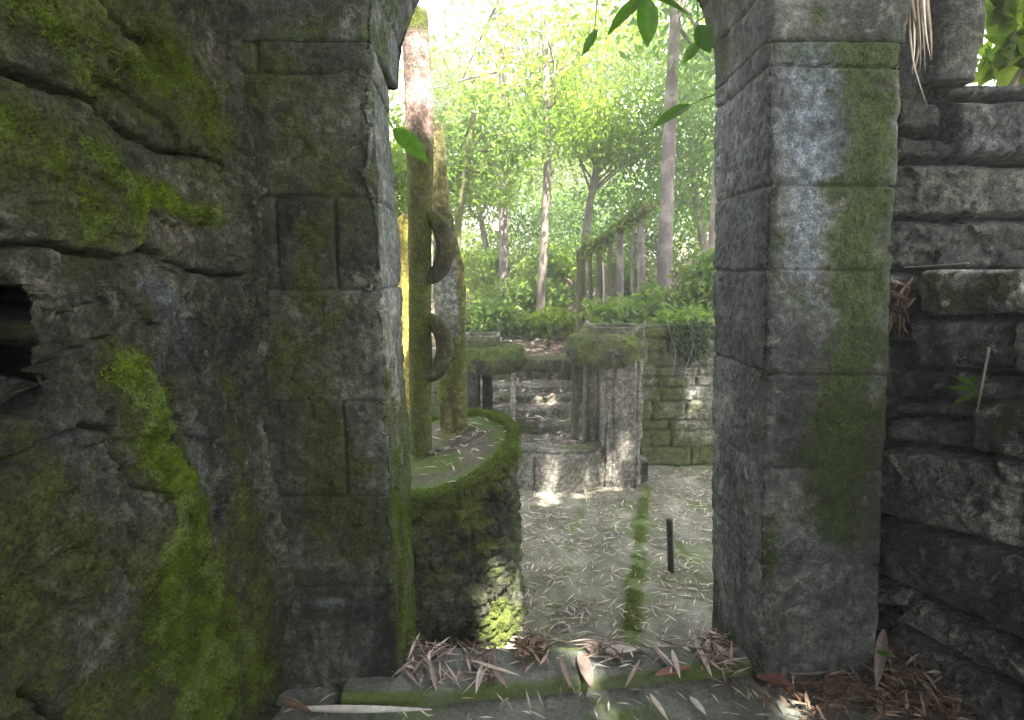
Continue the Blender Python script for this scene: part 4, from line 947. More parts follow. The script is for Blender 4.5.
rr_ = pathwall('added_rear_wall', [(-1.2, -2.7), (0.3, -2.7), (2.2, -2.7)], 0.3, -0.1, 1.95, M['rubble'], 0.22, 0.45, 651, 0.1, step=0.04); tag(rr_, 'unseen stone wall added behind the viewpoint to dim the passage', 'wall')  # out of view, added to cut the light coming from behind
RF = slab('added_shade_roof', -1.35, 2.75, -2.9, 0.0, 3.06, 3.3, M['rubble'], None, 655, 0.2); tag(RF, 'unseen stone slab added behind the viewpoint to darken the passage', 'roof')  # unseen slab, put in to keep skylight out of the passage
# ---- short iron stake set in the paving
sb = atZ(671, 572, ZG)
stp = atY(669.5, 519, sb[1])
V, Fc = tube([sb - [0, 0, .05], sb, sb + (stp - sb) * 0.5, stp - [0, 0, .004], stp], [0.021, 0.021, 0.020, 0.020, 0.016], 18)
tag(mk('iron_stake', V, Fc, M['iron'], None, True), 'short dark iron stake standing in the courtyard paving', 'stake')

# ---- pergola
YP = 7.2; M['bark_dark'] = bark_mat('dark_mossy_timber', (0.045, 0.04, 0.025), (0.11, 0.095, 0.06), moss=0.5)
perg = thing('pergola', [xat(610, 330, YP), YP, 0.6], 'mossy timber pergola beam on leaning posts behind the mushroom pillar', 'pergola')
def bar(a, b, w, seed, n=40):
    return tube(interp([a, (np.asarray(a) + b) / 2, b], n), w, 14, seed, 0.25)
V, Fc = tube(interp([pc(583, 252, YP + 0.8), pc(600, 244, YP + .5), pc(622, 226, YP), pc(648, 205, YP - 0.4)], 60), np.linspace(.055, .085, 60), 24, 601, 0.5); V[:, 1] = V[:, 1]; zz0 = V[:, 2]
mk('beam', V, Fc, M['bark_dark'], perg, True)
bN = rng.normal(size=(len(V), 3)); pick = rng.choice(len(V), 5000)
bmo = mosspart('moss', V[pick], np.tile([0, -.3, 0.2], (5000, 1)), rng.uniform(.015, .05, 5000), .008, perg, 0.35 + 0.3 * rng.random(5000), 0.9)
pk = rng.choice(len(V), 420); Pq = V[pk] + rng.normal(size=(420, 3)) * .06
leafobj('creeper', Pq, rdir(420, -.6), rdir(420, 1.0), rng.uniform(.05, .12, 420), rng.uniform(.02, .05, 420), M['leaf_far'], perg)
for (ua, va, ub, vb, Yq, w) in ((581, 345, 581, 250, YP + 0.78, 0.062), (591, 340, 590, 250, YP + .62, 0.03), (600, 340, 599, 246, YP + .5, 0.036), (610, 340, 610, 236, YP + .3, 0.026), (621, 345, 620, 228, YP + 0.05, 0.042), (632, 335, 632, 218, YP - .1, .016), (641, 330, 641, 212, YP - 0.25, 0.045)):
    V, Fc = bar(pc(ua, va, Yq), pc(ub, vb, Yq), w, 611 + ua); mk('post', V, Fc, M['bark_dark'] if ua in (581, 591, 600, 610) else M['bark_mauve'], perg, True)
pn = [pc(596, 338, YP + .62), pc(616, 338, YP + .3), pc(616, 262, YP + .3), pc(596, 270, YP + .62)]
a = np.array(pn); V = np.vstack([a + [0, -.02, 0], a + [0, .02, 0]])
mk('panel', V, [[3, 2, 1, 0], [4, 5, 6, 7]] + [[i, (i + 1) % 4, 4 + (i + 1) % 4, 4 + i] for i in range(4)], M['concrete'], perg, False, {'moss': np.full(8, 0.45), 'pale': np.zeros(8)})
hang = interp([pc(603, 262, YP + .2), pc(604, 290, YP + .2), pc(602, 330, YP + .2)], 20)
V, Fc = tube(hang, 0.012, 8, 5, 0.2); mk('hanging_root', V, Fc, M['root'], perg, True)

# ================================================================== VEGETATION
def zg(x, y): return float(zterr(np.array([[x, y, 0.0]]))[0])
def crown_pts(center, rad, nclump, nleaf, clump_r, seed):
    r = np.random.default_rng(seed)
    d = r.normal(size=(nclump, 3)); d /= np.linalg.norm(d, axis=1)[:, None]
    c = np.asarray(center) + d * (r.random(nclump)[:, None] ** 0.45) * np.asarray(rad)
    per = r.multinomial(nleaf, r.dirichlet(np.full(nclump, 2.0)))
    P = np.repeat(c, per, 0); q = r.normal(size=P.shape) * clump_r * np.array([1, 1, 0.45]); P = P + q
    return P, c, np.repeat(r.random(nclump), per)
def tree(name, base, lean, height, rad, trunk_mat, crown=None, label='', cat='tree', group=None, leafmat='leaf_far', leafL=0.12, leafW=0.05, nleaf=4000, nclump=40, clump_r=0.3, seed=1, ns=14, hide=None):
    b = np.array([base[0], base[1], base[2]]); top = b + np.array([lean[0], lean[1], height])
    t = thing(name, b, label, cat, group)
    r = np.random.default_rng(seed)
    mid = (b + top) / 2 + np.r_[r.normal(size=2) * rad * 0.8, 0]
    pts = interp([b - [0, 0, .2], b + (mid - b) * 0.5, mid, mid + (top - mid) * 0.5, top], 40)
    parts = [tube(pts, np.linspace(rad * 1.15, rad * 0.7, 40), ns, seed, 0.2)]
    if crown is not None:
        cc, cr = np.array(crown[0], float), np.array(crown[1], float)
        P, c, cl = crown_pts(cc, cr, nclump, nleaf, clump_r, seed + 1)
        for k in r.choice(len(c), min(9, len(c)), replace=False):
            s = pts[r.integers(26, 39)]; m = (s + c[k]) / 2 + r.normal(size=3) * 0.1
            if hide is not None and hide(interp([s, m, c[k]], 30)).any(): continue
            parts.append(tube(interp([s, m, c[k]], 10), np.linspace(rad * 0.35, rad * 0.08, 10), 7))
    V, Fc = join(parts); mk('trunk', V, Fc, trunk_mat, t, True)
    if crown is not None:
        keep = np.ones(len(P), bool) if hide is None else ~hide(P)
        P = P[keep]; cl = cl[keep]; n = len(P)
        D = rdir(n, -0.25); N = rdir(n, 1.2)
        L = leafL * rng.uniform(0.6, 1.4, n)
        leafobj('crown', P, D, N, L, L * leafW / leafL, M[leafmat], t, rnd=np.clip(0.65 * cl + 0.35 * rng.random(n), 0, 1))
    return t
# trees whose trunks are in the picture
def base_at(u, v_ground, Y): p = atY(u, v_ground, Y); return np.array([p[0], p[1], zg(p[0], p[1])])
b = base_at(662, 330, 7.6); tree('forest_tree', b, (0.02, 0, 0), 5.2, 0.088, M['bark_mauve'], ((b[0] + .4, 8.4, 5.6), (1.6, 1.2, 1.3)), 'straight mauve grey tree trunk rising behind the ivy topped wall', leafmat='leaf_far', seed=11, nleaf=2200)
b = base_at(504, 345, 10.0); tree('forest_tree', b, (-.03, 0, 0), 5.5, 0.075, M['bark_mauve'], ((b[0] - .2, 10.6, 5.4), (1.6, 1.2, 1.6)), 'thin dark tree trunk, left of the two above the worn steps', leafmat='leaf_far', seed=12, nleaf=2200)
b = base_at(539, 350, 9.3); tree('forest_tree', b, (0.03, 0, 0), 5.0, 0.066, M['bark_pale'], ((b[0] + .3, 9.8, 4.6), (1.3, 1.1, 1.1)), 'pale sunlit tree trunk, right of the two above the worn steps', leafmat='leaf_lime', seed=13, nleaf=2200)
b = base_at(708, 330, 6.6); tree('forest_tree', b, (-.04, 0, 0), 4.8, 0.06, M['bark_pale'], ((b[0] + .5, 7.3, 4.8), (1.3, 1.0, 1.1)), 'pale slim trunk showing beside the edge of the grey right pier', leafmat='leaf_blue', seed=14, nleaf=2200)
b = base_at(452, 345, 8.2); tree('forest_tree', b, (0.35, 0.1, 0), 3.2, 0.06, M['bark_moss'], ((b[0] + .3, 8.6, 3.3), (0.9, 0.8, 0.8)), 'slanting mossy sapling behind the yellow green column', leafmat='leaf_far', seed=15, nleaf=2500, nclump=26)
# trees further in: crowns fill the view, with light showing between
spec = [  # u, v of crown centre, Y, radii, leaf material, trunk u
    (610, 130, 9.5, (1.25, .9, .55), 'leaf_lime', 'low spreading lime green tree above the pergola'),
    (690, 150, 9.0, (.9, .9, 1.3), 'leaf_blue', 'blue green leafy tree behind the mauve trunk'),
    (560, 235, 13.0, (1.6, 1.1, 1.0), 'leaf_blue', 'cool green understorey tree between the two thin trunks'),
    (470, 180, 12.5, (1.3, 1.0, 1.0), 'leaf_far', 'soft green tree showing right of the crescent column'),
    (520, 130, 15.0, (1.9, 1.3, 1.3), 'leaf_far', 'pale hazy tree above the two thin trunks'),
    (600, 60, 14.0, (1.9, 1.3, 1.1), 'leaf_far', 'tall tree whose thin crown shows under the top leaves'),
    (650, 230, 11.0, (1.5, 1.0, 1.1), 'leaf_blue', 'bushy green tree behind the pergola posts'),
    (480, 270, 15.5, (1.7, 1.3, 1.2), 'leaf_lime', 'bright low tree beyond the leaf strewn slope'),
    (560, 300, 18.0, (2.6, 1.3, 1.0), 'leaf_far', 'far low tree at the end of the forest slope'),
    (690, 40, 12.0, (1.4, 1.2, 1.2), 'leaf_far', 'thin crowned tree high beside the right pier'),
    (450, 90, 17.0, (1.0, 1.0, 1.4), 'leaf_far', 'grey green tree beside the bare pink top of the column'),
    (575, 160, 20.0, (2.4, 1.6, 1.9), 'leaf_lime', 'sunlit tree far behind the spreading lime tree'),
]
for i, (u, v, Y, rr, lm, lab) in enumerate(spec):
    c = atY(u, v, Y); gz = zg(c[0] + 0.3, Y)
    tree('forest_tree', (c[0] + (0.5 if i % 2 else -0.4), Y + 0.2, gz), ((-0.4 if i % 2 else 0.3), 0, 0), max(c[2] - gz - rr[2] * 0.2, 0.6), 0.05 + 0.004 * Y * 0.5, M['bark_grey'], (c, rr), lab,
         leafmat=lm, leafL=0.042 + 0.0046 * Y, leafW=0.018 + 0.0020 * Y, nleaf=int(7500), nclump=60, clump_r=0.26 + 0.008 * Y, seed=40 + i * 3)
for k_, (cx_, cy_, cz_, rr, lm, lab) in enumerate([(4.6, 9.5, 3.0, (1.8, 1.4, 1.6), 'leaf_far', 'broad leafy tree further right beyond the ivy topped wall'), (5.2, 13.0, 4.0, (2.2, 1.6, 2.2), 'leaf_blue', 'tall green tree deep in the forest on the right'),
        (-3.6, 8.6, 2.6, (1.8, 1.4, 1.7), 'leaf_far', 'leafy tree standing left beyond the round planter'), (-4.4, 12.5, 3.6, (2.2, 1.6, 2.2), 'leaf_lime', 'tall bright tree deep in the forest on the left'), (7.5, 7.0, 3.2, (1.8, 1.6, 1.8), 'leaf_far', 'tree at the far right end of the courtyard wall')]):
    tree('forest_tree', (cx_ + .3, cy_ + .1, zg(cx_ + .3, cy_ + .1)), (-.3, 0, 0), max(cz_ - zg(cx_, cy_), 1.0), 0.1, M['bark_grey'], ((cx_, cy_, cz_), rr), lab, leafmat=lm, leafL=.11, leafW=.05, nleaf=6500, nclump=60, clump_r=.34, seed=900 + 5 * k_)
# shrubs and ferns
def shrub(name, c, rad, n, L, W, mat, label, cat, seed, group=None):
    t = thing(name, (c[0], c[1], c[2] - rad[2]), label, cat, group)
    P, cl, k = crown_pts(c, rad, max(8, n // 60), n, 0.12 * max(rad) + 0.05, seed)
    leafobj('foliage', P, rdir(n, 0.1), rdir(n, 1.3), L * rng.uniform(.6, 1.4, n), W * rng.uniform(.7, 1.3, n), M[mat], t, rnd=np.clip(0.6 * k + 0.4 * rng.random(n), 0, 1))
    st = []
    for q in range(6):
        e = cl[q % len(cl)]; s = np.array([c[0], c[1], c[2] - rad[2] - .08]); st.append(tube(interp([s, (s + e) / 2 + [0, 0, .05], e], 10), np.linspace(.014, .005, 10), 6))
    V, Fc = join(st); mk('stems', V, Fc, M['bark_grey'], t)
    return t
for i, (u, v, Y, rr, n, mt, lab) in enumerate([
    (684, 322, 5.7, (.32, .2, .16), 900, 'leaf_far', 'dark leafed shrub trailing over the ivy topped wall'),
    (655, 305, 6.6, (.28, .3, .2), 900, 'leaf_far', 'bushy shrub at the foot of the mauve trunk'),
    (705, 285, 6.4, (.30, .3, .40), 1400, 'leaf_far', 'tall shrub beside the pale slim trunk'),
    (628, 285, 8.2, (.45, .4, .45), 1300, 'leaf_far', 'green undergrowth between the pergola posts'),
    (520, 300, 11.5, (.9, .5, .40), 2200, 'leaf_lime', 'low lime coloured bush on the slope, behind the thin trunk'),
    (475, 318, 9.0, (.5, .5, .28), 1200, 'leaf_far', 'small bush behind the shadowed mushroom pillar'),
    (562, 318, 10.5, (.7, .5, .3), 1300, 'leaf_far', 'low green bush right of the pale sunlit trunk'),
    (612, 316, 6.1, (.34, .25, .16), 1100, 'leaf_far', 'low leafy plant growing behind the clustered pillar'),
    (500, 322, 8.6, (.55, .4, .2), 1500, 'leaf_far', 'low leafy plant at the foot of the thin dark trunk'),
    (560, 325, 8.4, (.45, .4, .2), 1400, 'leaf_lime', 'low bright plant at the foot of the slope beside the pergola'),
    (530, 300, 9.8, (.7, .5, .3), 1900, 'leaf_far', 'leafy bush between the two trunks above the steps'),
    (555, 270, 12.5, (1.0, .6, .6), 2600, 'leaf_lime', 'tall bright bush behind the pale sunlit trunk'),
    (482, 275, 12.0, (.8, .6, .6), 2200, 'leaf_lime', 'tall bright bush left of the thin dark trunk'),
    (600, 300, 9.8, (.5, .5, .45), 1500, 'leaf_far', 'green bush behind the left end of the pergola'),
    (437, 180, 8.5, (.5, .5, 1.1), 1800, 'leaf_far', 'leafy shrub seen in the gap left of the yellow green column'),
    (395, 190, 6.0, (.35, .4, .9), 2200, 'leaf_lime', 'sunlit leafy shrub in the narrow gap left of the crescent column')]):
    shrub('shrub', atY(u, v, Y), rr, n, 0.07 + 0.004 * Y, 0.035 + 0.002 * Y, mt, lab, 'shrub', 300 + i)
# far forest: reads as one mass
n = 85000
X = rng.uniform(-26, 30, n); Yf = rng.uniform(23, 44, n); Zf = rng.uniform(0, 1, n) ** 0.85
P = np.stack([X, Yf, Zf], 1)
dens = fbm(np.stack([X, Yf * .5, Zf * 12], 1), 0.22, 4, 701)
P[:, 2] = 1.4 + Zf * (9.5 + 2 * fbm(np.stack([X, Yf, X * 0], 1), 0.15, 2, 702)); keep = dens > (-0.05 + 0.42 * Zf)
P = P[keep]; n = len(P)
ff = leafobj('far_forest', P, rdir(n, -.2), rdir(n, 1.0), rng.uniform(.28, .6, n), rng.uniform(.14, .26, n), M['leaf_far'])
tag(ff, 'distant jungle foliage closing the view behind the trees', 'forest', kind='stuff')

# unseen canopy trees, added overhead and behind the camera to make shade and dapples
SUN = np.array([0.20, -0.45, 0.87]); SUN /= np.linalg.norm(SUN)
gaps = []                                          # gaps cut into the canopy to place sun patches: (point on the ground, radius)
for u, v, z, r in ((590, 668, 0.04, .10), (598, 700, 0.0, .08), (785, 700, 0.0, .07), (797, 716, 0.0, .06)): gaps.append((atZ(u, v, z), r))
for u, v, Y, r in ((503, 600, 2.70, .17), (497, 625, 2.65, .15), (512, 640, 2.62, .12), (592, 675, 1.99, .05), (600, 705, 1.85, .05), (780, 697, 1.86, .04), (616, 455, YM - .15, .10), (613, 470, YM - .15, .08), (577, 482, 4.5, .02), (548, 470, 4.6, .05), (417, 90, YC, .16), (415, 115, YC, .14), (545, 400, 5.9, .10), (555, 420, 5.5, .06), (692, 400, 5.3, .06), (411, 320, Y3, .2)): gaps.append((atY(u, v, Y), r))
for u, v, r in ((690, 480, .08), (545, 505, .05), (530, 560, .04), (540, 530, .02), (600, 505, .03), (600, 560, .0), (695, 545, .02), (570, 600, .0)): gaps.append((atZ(u, v, ZG), r))
def ingap(P):
    m = np.zeros(len(P), bool)
    for q, r in gaps:
        w = P - q; t = w @ SUN; d = np.linalg.norm(w - t[:, None] * SUN, axis=1); m |= (t > 0) & (d < r + 0.15)
    return m
can = [((4.2, -4.6), (1.9, -2.2, 8.2), (4.0, 3.4, 1.4), 72000, 'unseen broad canopy tree added behind the viewpoint to shade the passage'),
       ((-4.4, 0.6), (-2.6, 0.8, 8.0), (3.4, 3.4, 1.4), 26000, 'unseen canopy tree added over the mossy left wall for shade'),
       ((7.5, 3.2), (3.6, 1.6, 8.8), (3.6, 3.2, 1.4), 32000, 'unseen tall canopy tree added beyond the window wall for shade'),
       ((-5.5, 5.2), (-2.6, 4.6, 8.4), (3.0, 3.0, 1.3), 6000, 'unseen canopy tree added over the left of the courtyard for dappled shade')]
for i, (b, c, r_, n, lab) in enumerate(can):
    tree('shade_canopy_tree', (b[0], b[1], -0.1), ((c[0] - b[0]) * .35, (c[1] - b[1]) * .35, 0), c[2] - 0.6, 0.22, M['bark_grey'], (c, r_), lab, leafmat='leaf_dark', leafL=0.26, leafW=0.13, nleaf=n, nclump=150, clump_r=0.55, seed=800 + i, hide=ingap)

# ---- vine sprigs hanging from the arch, with broad leaves
def sprig(label, stem_pts, leaves, seed):
    b = np.array(stem_pts[0]); t = thing('leafy_sprig', b, label, 'sprig', 'green sprigs hanging in the archway')
    V, Fc = tube(interp(stem_pts, 24), np.linspace(0.0035, 0.0018, 24), 7); mk('stem', V, Fc, M['leaf_near'], t, True, {'rnd': np.full(len(V), 0.2)})
    for (p0, p1, w, up, bend) in leaves:
        p0 = np.array(p0); p1 = np.array(p1); L = np.linalg.norm(p1 - p0)
        v, f = oneleaf(L, w, bend, 0.25); W = place(v, p0, p1 - p0, up)
        mk('leaf', W, f, M['leaf_near'], t, True, {'rnd': np.full(len(W), rng.random())})
    return t
YS = 2.25
s_ = lambda u, v, dy=0: atY(u, v, YS + dy)
sprig('green sprig with four pointed leaves hanging at the top of the opening', [s_(652, -60), s_(650, -25), s_(647, 4)],
      [(s_(648, -6), s_(606, 29, -.02), .075, (0.1, -.5, .8), .12), (s_(646, -2), s_(648, 46), .085, (0.1, -1, .1), .05), (s_(648, -4), s_(690, 10), .07, (0, -.6, .7), .1), (s_(640, -8), s_(668, -2, .05), .06, (0, -.6, .7), .1)], 1)
sprig('short sprig with one narrow leaf left of the top leaves', [s_(600, -40), s_(597, 0), s_(594, 36)], [(s_(597, 30), s_(582, 55), .035, (0, -.8, .5), .05)], 2)
sprig('sprig with two dark drooping leaves beside the right pier', [s_(700, -40, .05), s_(697, 0, .05), s_(699, 36, .05)],
      [(s_(697, 26, .05), s_(711, 52, .05), .075, (-.2, -1, .3), .1), (s_(700, 42, .05), s_(683, 62, .05), .05, (0, -.7, .7), .1)], 3)
sprig('long horizontal stem with one broad leaf reaching in from the right pier', [s_(716, 94, .1), s_(703, 99, .08), s_(688, 106, .05)], [(s_(690, 105, .05), s_(653, 124, .03), .065, (0.1, -.6, .8), .1)], 4)
sprig('single bright green leaf beside the inner edge of the left pier', [s_(388, 118, .2), s_(391, 124, .2), s_(395, 131, .2)], [(s_(394, 129, .2), s_(427, 160, .16), .085, (.3, -.9, .35), .08)], 5)
# ---- vines on the boundary wall top, seedling in the rubble wall
def onR3(u, v, out=0.0):
    n_ = nR * (-1 if nR[0] > 0 else 1); return onplane(u, v, Q0, nR) + n_ * out
sd0 = onR3(988, 402, .05)
sdl = thing('seedling', sd0, 'small bright green seedling sprouting from the rubble wall', 'plant')
V, Fc = tube(interp([sd0, onR3(992, 390, .08), onR3(993, 380, .1)], 12), 0.002, 6); mk('stem', V, Fc, M['leaf_near'], sdl, True, {'rnd': np.full(len(V), .4)})
for (ua, va, ub, vb) in ((992, 388, 976, 384), (993, 384, 984, 374), (993, 382, 1002, 372), (993, 388, 1004, 392), (992, 394, 980, 400)):
    v, f = oneleaf(np.linalg.norm(onR3(ub, vb, .12) - onR3(ua, va, .08)), .022, .15, .2)
    W = place(v, onR3(ua, va, .08), onR3(ub, vb, .12) - onR3(ua, va, .08), (-.5, -.5, .8)); mk('leaf', W, f, M['leaf_near'], sdl, True, {'rnd': np.full(len(W), rng.random())})
def stick(label, pts, r, mat='root', name='twig', cat='twig'):
    V, Fc = tube(interp(pts, 24), r, 8, 3, 0.2); o = mk(name, V, Fc, M[mat], None, True, {'rnd': np.full(len(V), 0.7)}); tag(o, label, cat); return o
stick('white bare twig leaning on the rubble wall beside the seedling', [onR3(990, 412, .06), onR3(1001, 382, .08), onR3(1010, 346, .09)], np.linspace(.0022, .0045, 24))
stick('thin pale twig lying on top of the mossy block', [onR3(908, 270, .02) + [0, 0, .01], onR3(935, 266, .02), onR3(975, 263, .03)], .003)
# pale roots in the corner between the mossy wall and the left pier
def onLc(u, v): return atY(u, v, 1.855)
for lab, pts in (('thin white root high in the corner by the left pier', [(247, 268), (250, 300), (249, 345)]), ('knotted white root in the corner at mid height by the left pier', [(252, 358), (249, 372), (243, 385)]), ('long thin pale root low in the corner by the left pier', [(252, 440), (254, 468), (251, 505)])):
    stick(lab, [onLc(*p) for p in pts], np.array(list(np.linspace(.003, .0055, 12)) + list(np.linspace(.0055, .002, 12))), name='root', cat='root')

# ---- dry strands hanging at the right pier, and the dry tuft in the gap of the wall
def strands(name, label, anchors, mat, w):
    t = []; rn = []
    for k, pts in enumerate(anchors):
        p = interp(pts, 14); d = np.gradient(p, axis=0); d /= np.linalg.norm(d, axis=1)[:, None]
        s = np.cross(d, np.array([rng.normal() * .3, 1, rng.normal() * .3])); s /= np.linalg.norm(s, axis=1)[:, None]; nn = np.cross(s, d)
        ww = w * rng.uniform(.6, 1.3) * np.sin(np.linspace(.25, math.pi - .08, 14))[:, None]
        R = np.stack([p - s * ww / 2, p + nn * ww * .25, p + s * ww / 2, p - nn * ww * .05], 1)
        V, Fc = loft(R); t.append((V, Fc)); rn += [rng.random()] * len(V)
    V, Fc = join(t); o = mk(name, V, Fc, mat, None, True, {'rnd': rn}); return tag(o, label, 'dry leaves')
ys_ = 1.98
A_ = []
for k in range(11):
    u0 = 911 + rng.uniform(-4, 16); vb = rng.choice([40, 60, 75, 50]) if k else 106
    A_.append([atY(u0 + rng.normal() * 3, -70, ys_), atY(u0, 0, ys_ - .01 * k * .3), atY(u0 + rng.uniform(0, 6), vb * .6, ys_), atY((927 if k == 0 else u0 + rng.uniform(-2, 10)), vb, ys_)])
strands('hanging_dry_leaves', 'long pale dry leaf strands hanging down beside the right pier', A_, M['straw'], 0.012)
A_ = []
for k in range(16):
    a, b2 = rng.uniform(895, 918), rng.uniform(278, 304); A_.append([onR3(a, b2, .0), onR3(a + rng.normal() * 6, b2 + 14, .05), onR3(a + rng.normal() * 7 - 3, b2 + rng.uniform(18, 55), .05)])
for k in range(8):
    b2 = rng.uniform(276, 310); A_.append([onR3(893, b2 - 6, .03), onR3(905, b2, .06), onR3(921, b2 + rng.uniform(0, 8), .05)])
strands('dry_leaf_tuft', 'tuft of brown dry leaves stuffed in the gap beside the mossy block', A_, M['brown'], 0.016)
# ---- leaf litter
def litter(name, label, P, L, W, mat, flat=0.25, cat='leaf litter'):
    n = len(P); D = rng.normal(size=(n, 3)) * np.array([1, 1, flat]); D /= np.linalg.norm(D, axis=1)[:, None]; P = P - D * np.asarray(L).reshape(-1, 1) * 0.5; P[:, 2] += np.abs(D[:, 2]) * np.asarray(L) * 0.4; N = rng.normal(size=(n, 3)) * flat + np.array([0, 0, 1.0])
    o = leafobj(name, P, D, N, L, W, mat, None, 0.2, 0.04, None); return tag(o, label, cat, kind='stuff')
n = 7500; X = rng.uniform(-0.6, 3.0, n); Yp = rng.uniform(2.1, 5.25, n)
P = np.stack([X, Yp, np.zeros(n)], 1); P[:, 2] = zpave(P) + 0.006 + 0.01 * rng.random(n)
kp = (np.hypot(X - DC[0], Yp - DC[1]) > DR_ + .06) & (fbm(P, 2.6, 3, 5) + 0.45 * rng.normal(size=n) > -0.35 + 1.2 * np.exp(-(segdist(P[:, :2], mossline) / .07) ** 2)); P = P[kp]; n = len(P)
litter('bamboo_litter', 'pale narrow bamboo leaves strewn over the courtyard paving', P, rng.uniform(.025, .12, n), rng.uniform(.004, .011, n), M['straw'], 0.08)
n = 5000; P = np.stack([rng.uniform(-.6, 3, n), rng.uniform(2.1, 5.25, n), np.zeros(n)], 1); P = P[(fbm(P, 1.8, 3, 15) > 0.0) & (np.hypot(P[:, 0] - DC[0], P[:, 1] - DC[1]) > DR_ + .06)]; P[:, 2] = zpave(P) + .005; n = len(P)
litter('crumbled_litter', 'small brown crumbs of rotted leaves in drifts on the courtyard paving', P, rng.uniform(.01, .05, n), rng.uniform(.004, .012, n), M['brown'], 0.15)
def spread(x0, x1, y0, y1, z0, n, seed):
    r = np.random.default_rng(seed); P = np.stack([r.uniform(x0, x1, n), r.uniform(y0, y1, n), np.full(n, z0)], 1); k = fbm(P, 9, 3, seed) + 0.25 * r.normal(size=n) > -0.1
    P = P[k]; P[:, 2] += 0.02 * r.random(len(P)); return P
def pile(cx, cy, z0, rx, ry, h, n, seed):
    r = np.random.default_rng(seed); a = r.normal(size=(n, 2)) * 0.5; P = np.stack([cx + a[:, 0] * rx, cy + a[:, 1] * ry, np.zeros(n)], 1)
    P[:, 2] = z0 + h * np.exp(-(a ** 2).sum(1)) * r.random(n) + 0.01; return P
c = atZ(880, 678, 0.0)
P = np.vstack([pile(c[0], c[1] - .02, 0, .34, .26, .09, 480, 1), pile(*atZ(925, 705, 0)[:2], 0, .25, .2, .06, 260, 2), pile(*atZ(825, 700, 0)[:2], 0, .22, .12, .03, 160, 3)])
okp = (P[:, 1] < Y0 - 0.015) | (P[:, 0] > 1.42); P[~okp, 1] = Y0 - 0.02 - 0.08 * rng.random((~okp).sum())
n = len(P); litter('leaf_pile', 'heap of brown dead leaves at the foot of the right pier', P, rng.uniform(.03, .13, n), rng.uniform(.004, .015, n), M['brown'], 0.16)
P = np.vstack([pile(*atZ(530, 655, .03)[:2], .03, .07, .07, .06, 120, 4)]); n = len(P)
litter('leaf_pile', 'small dark clump of dead leaves at the base of the round planter', P, rng.uniform(.04, .10, n), rng.uniform(.008, .016, n), M['brown'], 0.4)
P = np.vstack([spread(-.41, -.06, 1.85, 2.06, .044, 180, 5)]); n = len(P)
litter('leaf_pile', 'scatter of pinkish dry leaves on the left end of the threshold slab', P, rng.uniform(.04, .17, n), rng.uniform(.005, .015, n), M['pinkleaf'], 0.10)
P = np.vstack([spread(.28, .85, 1.97, 2.07, .044, 150, 6), pile(*atZ(715, 655, .02)[:2], .02, .07, .16, .07, 90, 7)]); n = len(P)
litter('leaf_pile', 'scatter of pinkish dry leaves on the right end of the threshold slab', P, rng.uniform(.04, .17, n), rng.uniform(.005, .015, n), M['pinkleaf'], 0.10)
n = 220; P = np.stack([rng.uniform(-.8, 1.3, n), rng.uniform(1.55, 2.0, n), np.full(n, 0.012)], 1); P[:, 2] += np.where((P[:, 1] > 1.9) & (P[:, 0] > -.5) & (P[:, 0] < .9), .04, 0)
litter('floor_litter', 'thin scatter of dry leaf blades on the passage floor', P, rng.uniform(.03, .09, n), rng.uniform(.005, .011, n), M['straw'], 0.15)
n = 130; a = rng.normal(size=(n, 2)) * .17; P = np.stack([DC[0] + a[:, 0] + .1, DC[1] + a[:, 1] + .02, np.zeros(n)], 1); P = P[np.hypot(P[:, 0] - DC[0], P[:, 1] - DC[1]) < DR_ - .03]; P[:, 2] = rimz(P[:, 0], P[:, 1]) + .012; n = len(P)
litter('planter_litter', 'dry leaves lying on the soil of the round planter', P, rng.uniform(.03, .08, n), rng.uniform(.006, .014, n), M['straw'], .2)
n = 420; P = np.stack([rng.uniform(-.4, .7, n), 4.75 + 1.65 * rng.random(n) ** 1.8, np.zeros(n)], 1); P[:, 2] = np.interp(P[:, 1], [4.75, 5.38, 5.42, 5.64, 5.68, 5.9, 5.94, 6.14, 6.18, 6.5], [-.05, -.05, .05, .05, .13, .13, .21, .21, .28, .28]) + .01
litter('step_litter', 'pinkish leaf litter lying on the worn steps and landing', P, rng.uniform(.05, .12, n), rng.uniform(.015, .03, n), M['pinkleaf'], .2)
n = 9000; P = np.stack([rng.uniform(-4, 6, n), rng.uniform(6.75, 15, n), np.zeros(n)], 1); P[:, 2] = zterr(P) + .015
litter('forest_litter', 'fallen leaves covering the forest slope behind the steps', P, rng.uniform(.08, .2, n), rng.uniform(.03, .06, n), M['pinkleaf'], .25)
# ---- single leaves that catch the eye
def fallen(label, p, direction, L, W, mat, bend=-0.05, curl=0.4, up=(0, 0, 1), group=None):
    v, f = oneleaf(L, W, bend, curl); o = mk('fallen_leaf', place(v, p, direction, up), f, M[mat], None, True, {'rnd': np.full(len(v), rng.uniform(.4, 1))}); tag(o, label, 'leaf', group); return o
zz = lambda u, v, z=0.045: atZ(u, v, z)
def leafpx(label, a, b2, W, mat, z=0.048, **k):
    p, q = zz(*a, z), zz(*b2, z); return fallen(label, p, q - p, np.linalg.norm(q - p), W, mat, **k)
leafpx('broad pale pink leaf lying flat in the middle of the threshold slab', (580, 652), (592, 692), .052, 'pinkleaf')
leafpx('rusty red leaf beside the foot of the right pier', (757, 676), (792, 688), .075, 'red', .03)
leafpx('bleached white leaf beside the rusty red leaf', (790, 673), (834, 672), .05, 'whiteleaf', .05)
leafpx('pale lilac leaf at the back edge of the threshold slab', (605, 652), (640, 650), .05, 'whiteleaf')
leafpx('long pale dry leaf lying in front of the left pier', (290, 709), (432, 716), .035, 'whiteleaf', .02)
